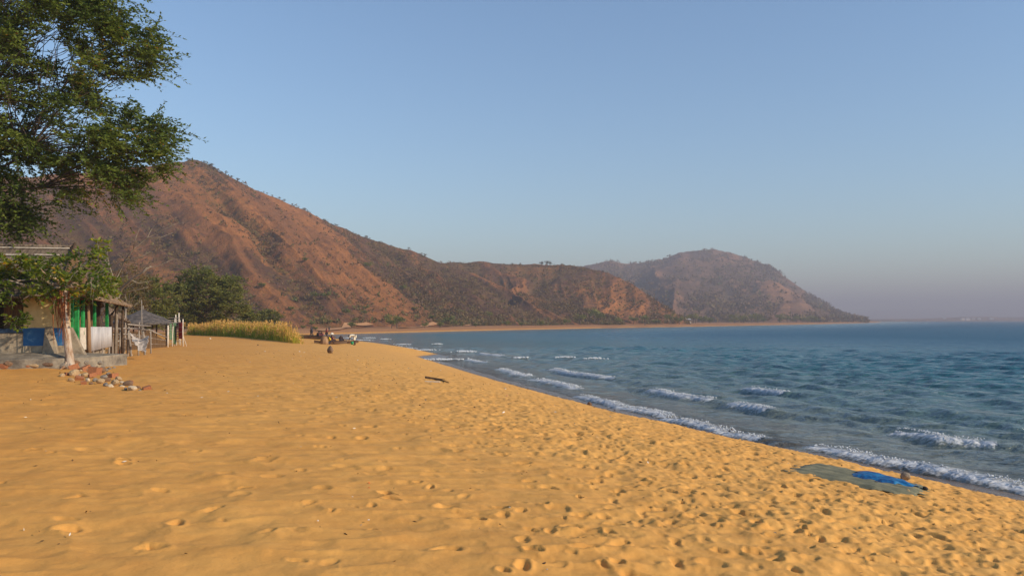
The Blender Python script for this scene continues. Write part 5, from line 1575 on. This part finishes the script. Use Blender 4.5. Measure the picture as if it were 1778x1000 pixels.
def person(px, py, pose, rz, sc, shirt, trousers, label, hat=None):
    p = ground_at(px, py)
    e = empty('person', (p.x, p.y, gz(p.x, p.y)), rz, label, 'person', None)
    e.scale = (sc,) * 3
    if pose == 'bend':
        J = dict(pel=(0, 0, .92), chest=(.38, 0, 1.02), neck=(.52, 0, .98), head=(.66, 0, .90), shl=(.42, .17, 1.0), ell=(.48, .2, .72), hal=(.55, .16, .45), shr=(.42, -.17, 1.0), elr=(.5, -.2, .74), har=(.6, -.14, .48),
                 hil=(0, .1, .88), knl=(.06, .12, .48), anl=(0, .12, .07), tol=(.16, .13, .03), hir=(0, -.1, .88), knr=(.04, -.12, .48), anr=(-.05, -.12, .07), tor=(.11, -.13, .03))
    elif pose == 'sit':
        J = dict(pel=(0, 0, .16), chest=(.06, 0, .52), neck=(.1, 0, .66), head=(.13, 0, .80), shl=(.08, .18, .58), ell=(.22, .22, .36), hal=(.4, .12, .34), shr=(.08, -.18, .58), elr=(.22, -.22, .36), har=(.4, -.12, .34),
                 hil=(.02, .1, .14), knl=(.36, .14, .40), anl=(.5, .13, .07), tol=(.64, .14, .03), hir=(.02, -.1, .14), knr=(.36, -.14, .40), anr=(.5, -.13, .07), tor=(.64, -.14, .03))
    else:
        J = dict(pel=(0, 0, .92), chest=(0, 0, 1.28), neck=(.01, 0, 1.45), head=(.03, 0, 1.60), shl=(0, .19, 1.38), ell=(.02, .24, 1.1), hal=(.12, .22, .86), shr=(0, -.19, 1.38), elr=(.02, -.24, 1.1), har=(.1, -.22, .86),
                 hil=(0, .1, .88), knl=(.08, .11, .5), anl=(.06, .11, .07), tol=(.2, .12, .03), hir=(0, -.1, .88), knr=(-.04, -.11, .5), anr=(-.14, -.11, .07), tor=(0, -.12, .03))
    K = list(J)
    rr = dict(pel=.13, chest=.14, neck=.06, head=.105, shl=.065, ell=.045, hal=.035, shr=.065, elr=.045, har=.035, hil=.095, knl=.065, anl=.045, tol=.03, hir=.095, knr=.065, anr=.045, tor=.03)
    ix = {k: i for i, k in enumerate(K)}
    E = [('pel', 'chest'), ('chest', 'neck'), ('neck', 'head'), ('chest', 'shl'), ('shl', 'ell'), ('ell', 'hal'), ('chest', 'shr'), ('shr', 'elr'), ('elr', 'har'), ('pel', 'hil'), ('hil', 'knl'), ('knl', 'anl'), ('anl', 'tol'), ('pel', 'hir'), ('hir', 'knr'), ('knr', 'anr'), ('anr', 'tor')]
    skin_obj('body', [J[k] for k in K], [(ix[a], ix[b]) for a, b in E], [rr[k] for k in K], M['skin'], e)
    ks = ['pel', 'chest', 'shl', 'ell', 'shr', 'elr']
    skin_obj('shirt', [J[k] for k in ks], [(0, 1), (1, 2), (2, 3), (1, 4), (4, 5)], [.155, .165, .085, .06, .085, .06], M[shirt], e)
    ks = ['pel', 'hil', 'knl', 'hir', 'knr']
    skin_obj('trousers', [J[k] for k in ks], [(0, 1), (1, 2), (0, 3), (3, 4)], [.15, .115, .085, .115, .085], M[trousers], e)
    if hat:
        h = Vector(J['head'])
        mb = MB().tube([h + Vector((0, 0, .04)), h + Vector((0, 0, .06)), h + Vector((0, 0, .07)), h + Vector((0, 0, .15)), h + Vector((0, 0, .18))], [.2, .2, .125, .115, .05], 12)
        mb.build('hat', M[hat], e, smooth=True)
    return e
person(616, 599.6, 'bend', math.pi, 1.0, 'cl_white', 'cl_white', 'person in white bending over at the edge of the water')
person(570, 597.8, 'sit', .3, 1.0, 'cl_yellow', 'cl_dark', 'person in yellow sitting beside the dugout canoe')
person(574, 597.0, 'sit', .6, 1.05, 'cl_red', 'cl_dark', 'person wearing a white hat sitting at the dugout canoe', 'cl_white')
person(591, 596.4, 'sit', 1.2, 1.0, 'cl_dark', 'cl_dark', 'person in dark clothes sitting alone on the sand close to the water')
for i, (px_, py_, sc_p, t_) in enumerate(((541, 586.8, 'stand', 'cl_dark'), (559, 588.8, 'sit', 'cl_red'), (567, 590.8, 'stand', 'cl_red'), (554, 588.0, 'sit', 'cl_dark'), (571.5, 575.8, 'stand', 'cl_dark'))):
    person(px_, py_, sc_p, random.uniform(0, 6), .8 if sc_p == 'stand' else 1.0, t_, 'cl_dark', ['person in dark clothes standing among the drawn-up canoes', 'person in maroon sitting by the canoes', 'person in maroon standing beyond the dugout canoe', 'person in dark clothes sitting among the drawn-up canoes', 'person walking on the dirt track under the hill'][i])
q = ground_at(563, 597.6)
bk = empty('fish_basket', (q.x, q.y, gz(q.x, q.y)), 0, 'round brown basket heap beside the seated people', 'basket')
MB().tube([(0, 0, -.05), (0, 0, .1), (0, 0, .4), (0, 0, .62)], [.34, .38, .33, .24], 14).build('body', M['wood'], bk, smooth=True)
MB().tube([(0, 0, .60), (0, 0, .68), (0, 0, .72)], [.27, .24, .08], 14).build('lid', M['wood'], bk, smooth=True)
q = ground_at(611.5, 598.2)
bu = empty('bucket', (q.x, q.y, gz(q.x, q.y)), 0, 'small green bucket beside the person in white', 'bucket')
M['cl_green'] = mat('plastic_green', (0.02, 0.28, 0.12), rough=.5)
MB().tube([(0, 0, 0), (0, 0, .3), (0, 0, .31)], [.13, .17, .16], 12).build('body', M['cl_green'], bu, smooth=True)
MB().tube([(.16, 0, .3), (.1, 0, .42), (0, 0, .47), (-.1, 0, .42), (-.16, 0, .3)], .01, 5).build('handle', M['wood_grey'], bu)

# ---- white house at the end of the hill and houses across the lake
M['white_wall'] = mat('whitewash', (0.70, 0.66, 0.60), (0.80, 0.77, 0.72), scale=.6, rough=.9)
M['roof_grey'] = mat('roof_sheet', (0.34, 0.33, 0.33), (0.48, 0.46, 0.45), scale=.6, rough=.6)
M['dark_open'] = mat('dark_glass', (0.02, 0.022, 0.025), rough=.3)
def house(loc, w, d, h, rz, label, group=None):
    e = empty('house', loc, rz, label, 'house', group)
    wall = MB().box((0, 0, h / 2 - .5), (w, d, h + 1)).build('wall', M['white_wall'], e)
    rh = h * .55
    MB().add([(-w / 2 - .4, -d / 2 - .4, h), (w / 2 + .4, -d / 2 - .4, h), (w / 2 + .4, d / 2 + .4, h), (-w / 2 - .4, d / 2 + .4, h), (-w / 2 - .4, 0, h + rh), (w / 2 + .4, 0, h + rh)], [(0, 1, 5, 4), (2, 3, 4, 5), (0, 4, 3), (1, 2, 5), (0, 3, 2, 1)]).build('roof', M['roof_grey'], e)
    MB().box((w * .05, -d / 2 - .03, 1.0), (.95, .08, 2.0)).build('door', M['dark_open'], e)
    for x in (-.3, .32):
        MB().box((w * x, -d / 2 - .03, 1.5), (1.2, .08, 1.0)).build('window', M['dark_open'], e)
Yh = 600; xh = (1194 - CX) / F * Yh
house((xh, Yh, max(drop(xh, Yh), CZ - .2 - 1.5)), 3.6, 3.0, 1.8, .3, 'lone white house among trees at the end of the middle hill')
BV5 = bvh_of(hill5_me)
for px_, wd in ((1672, 16), (1680, 14), (1690, 10), (1722, 12), (1640, 10), (1700, 9)):
    Yq = 2900 + random.uniform(-60, 160); x = (px_ - CX) / F * Yq
    h_ = BV5.ray_cast(Vector((x, Yq, 500)), Vector((0, 0, -1)))
    z = h_[0].z if h_[0] is not None else 2
    house((x, Yq, z), wd, 8, 4.5, random.uniform(-.4, .4), 'tiny pale house on the hazy low shore across the lake', 'houses across the lake')
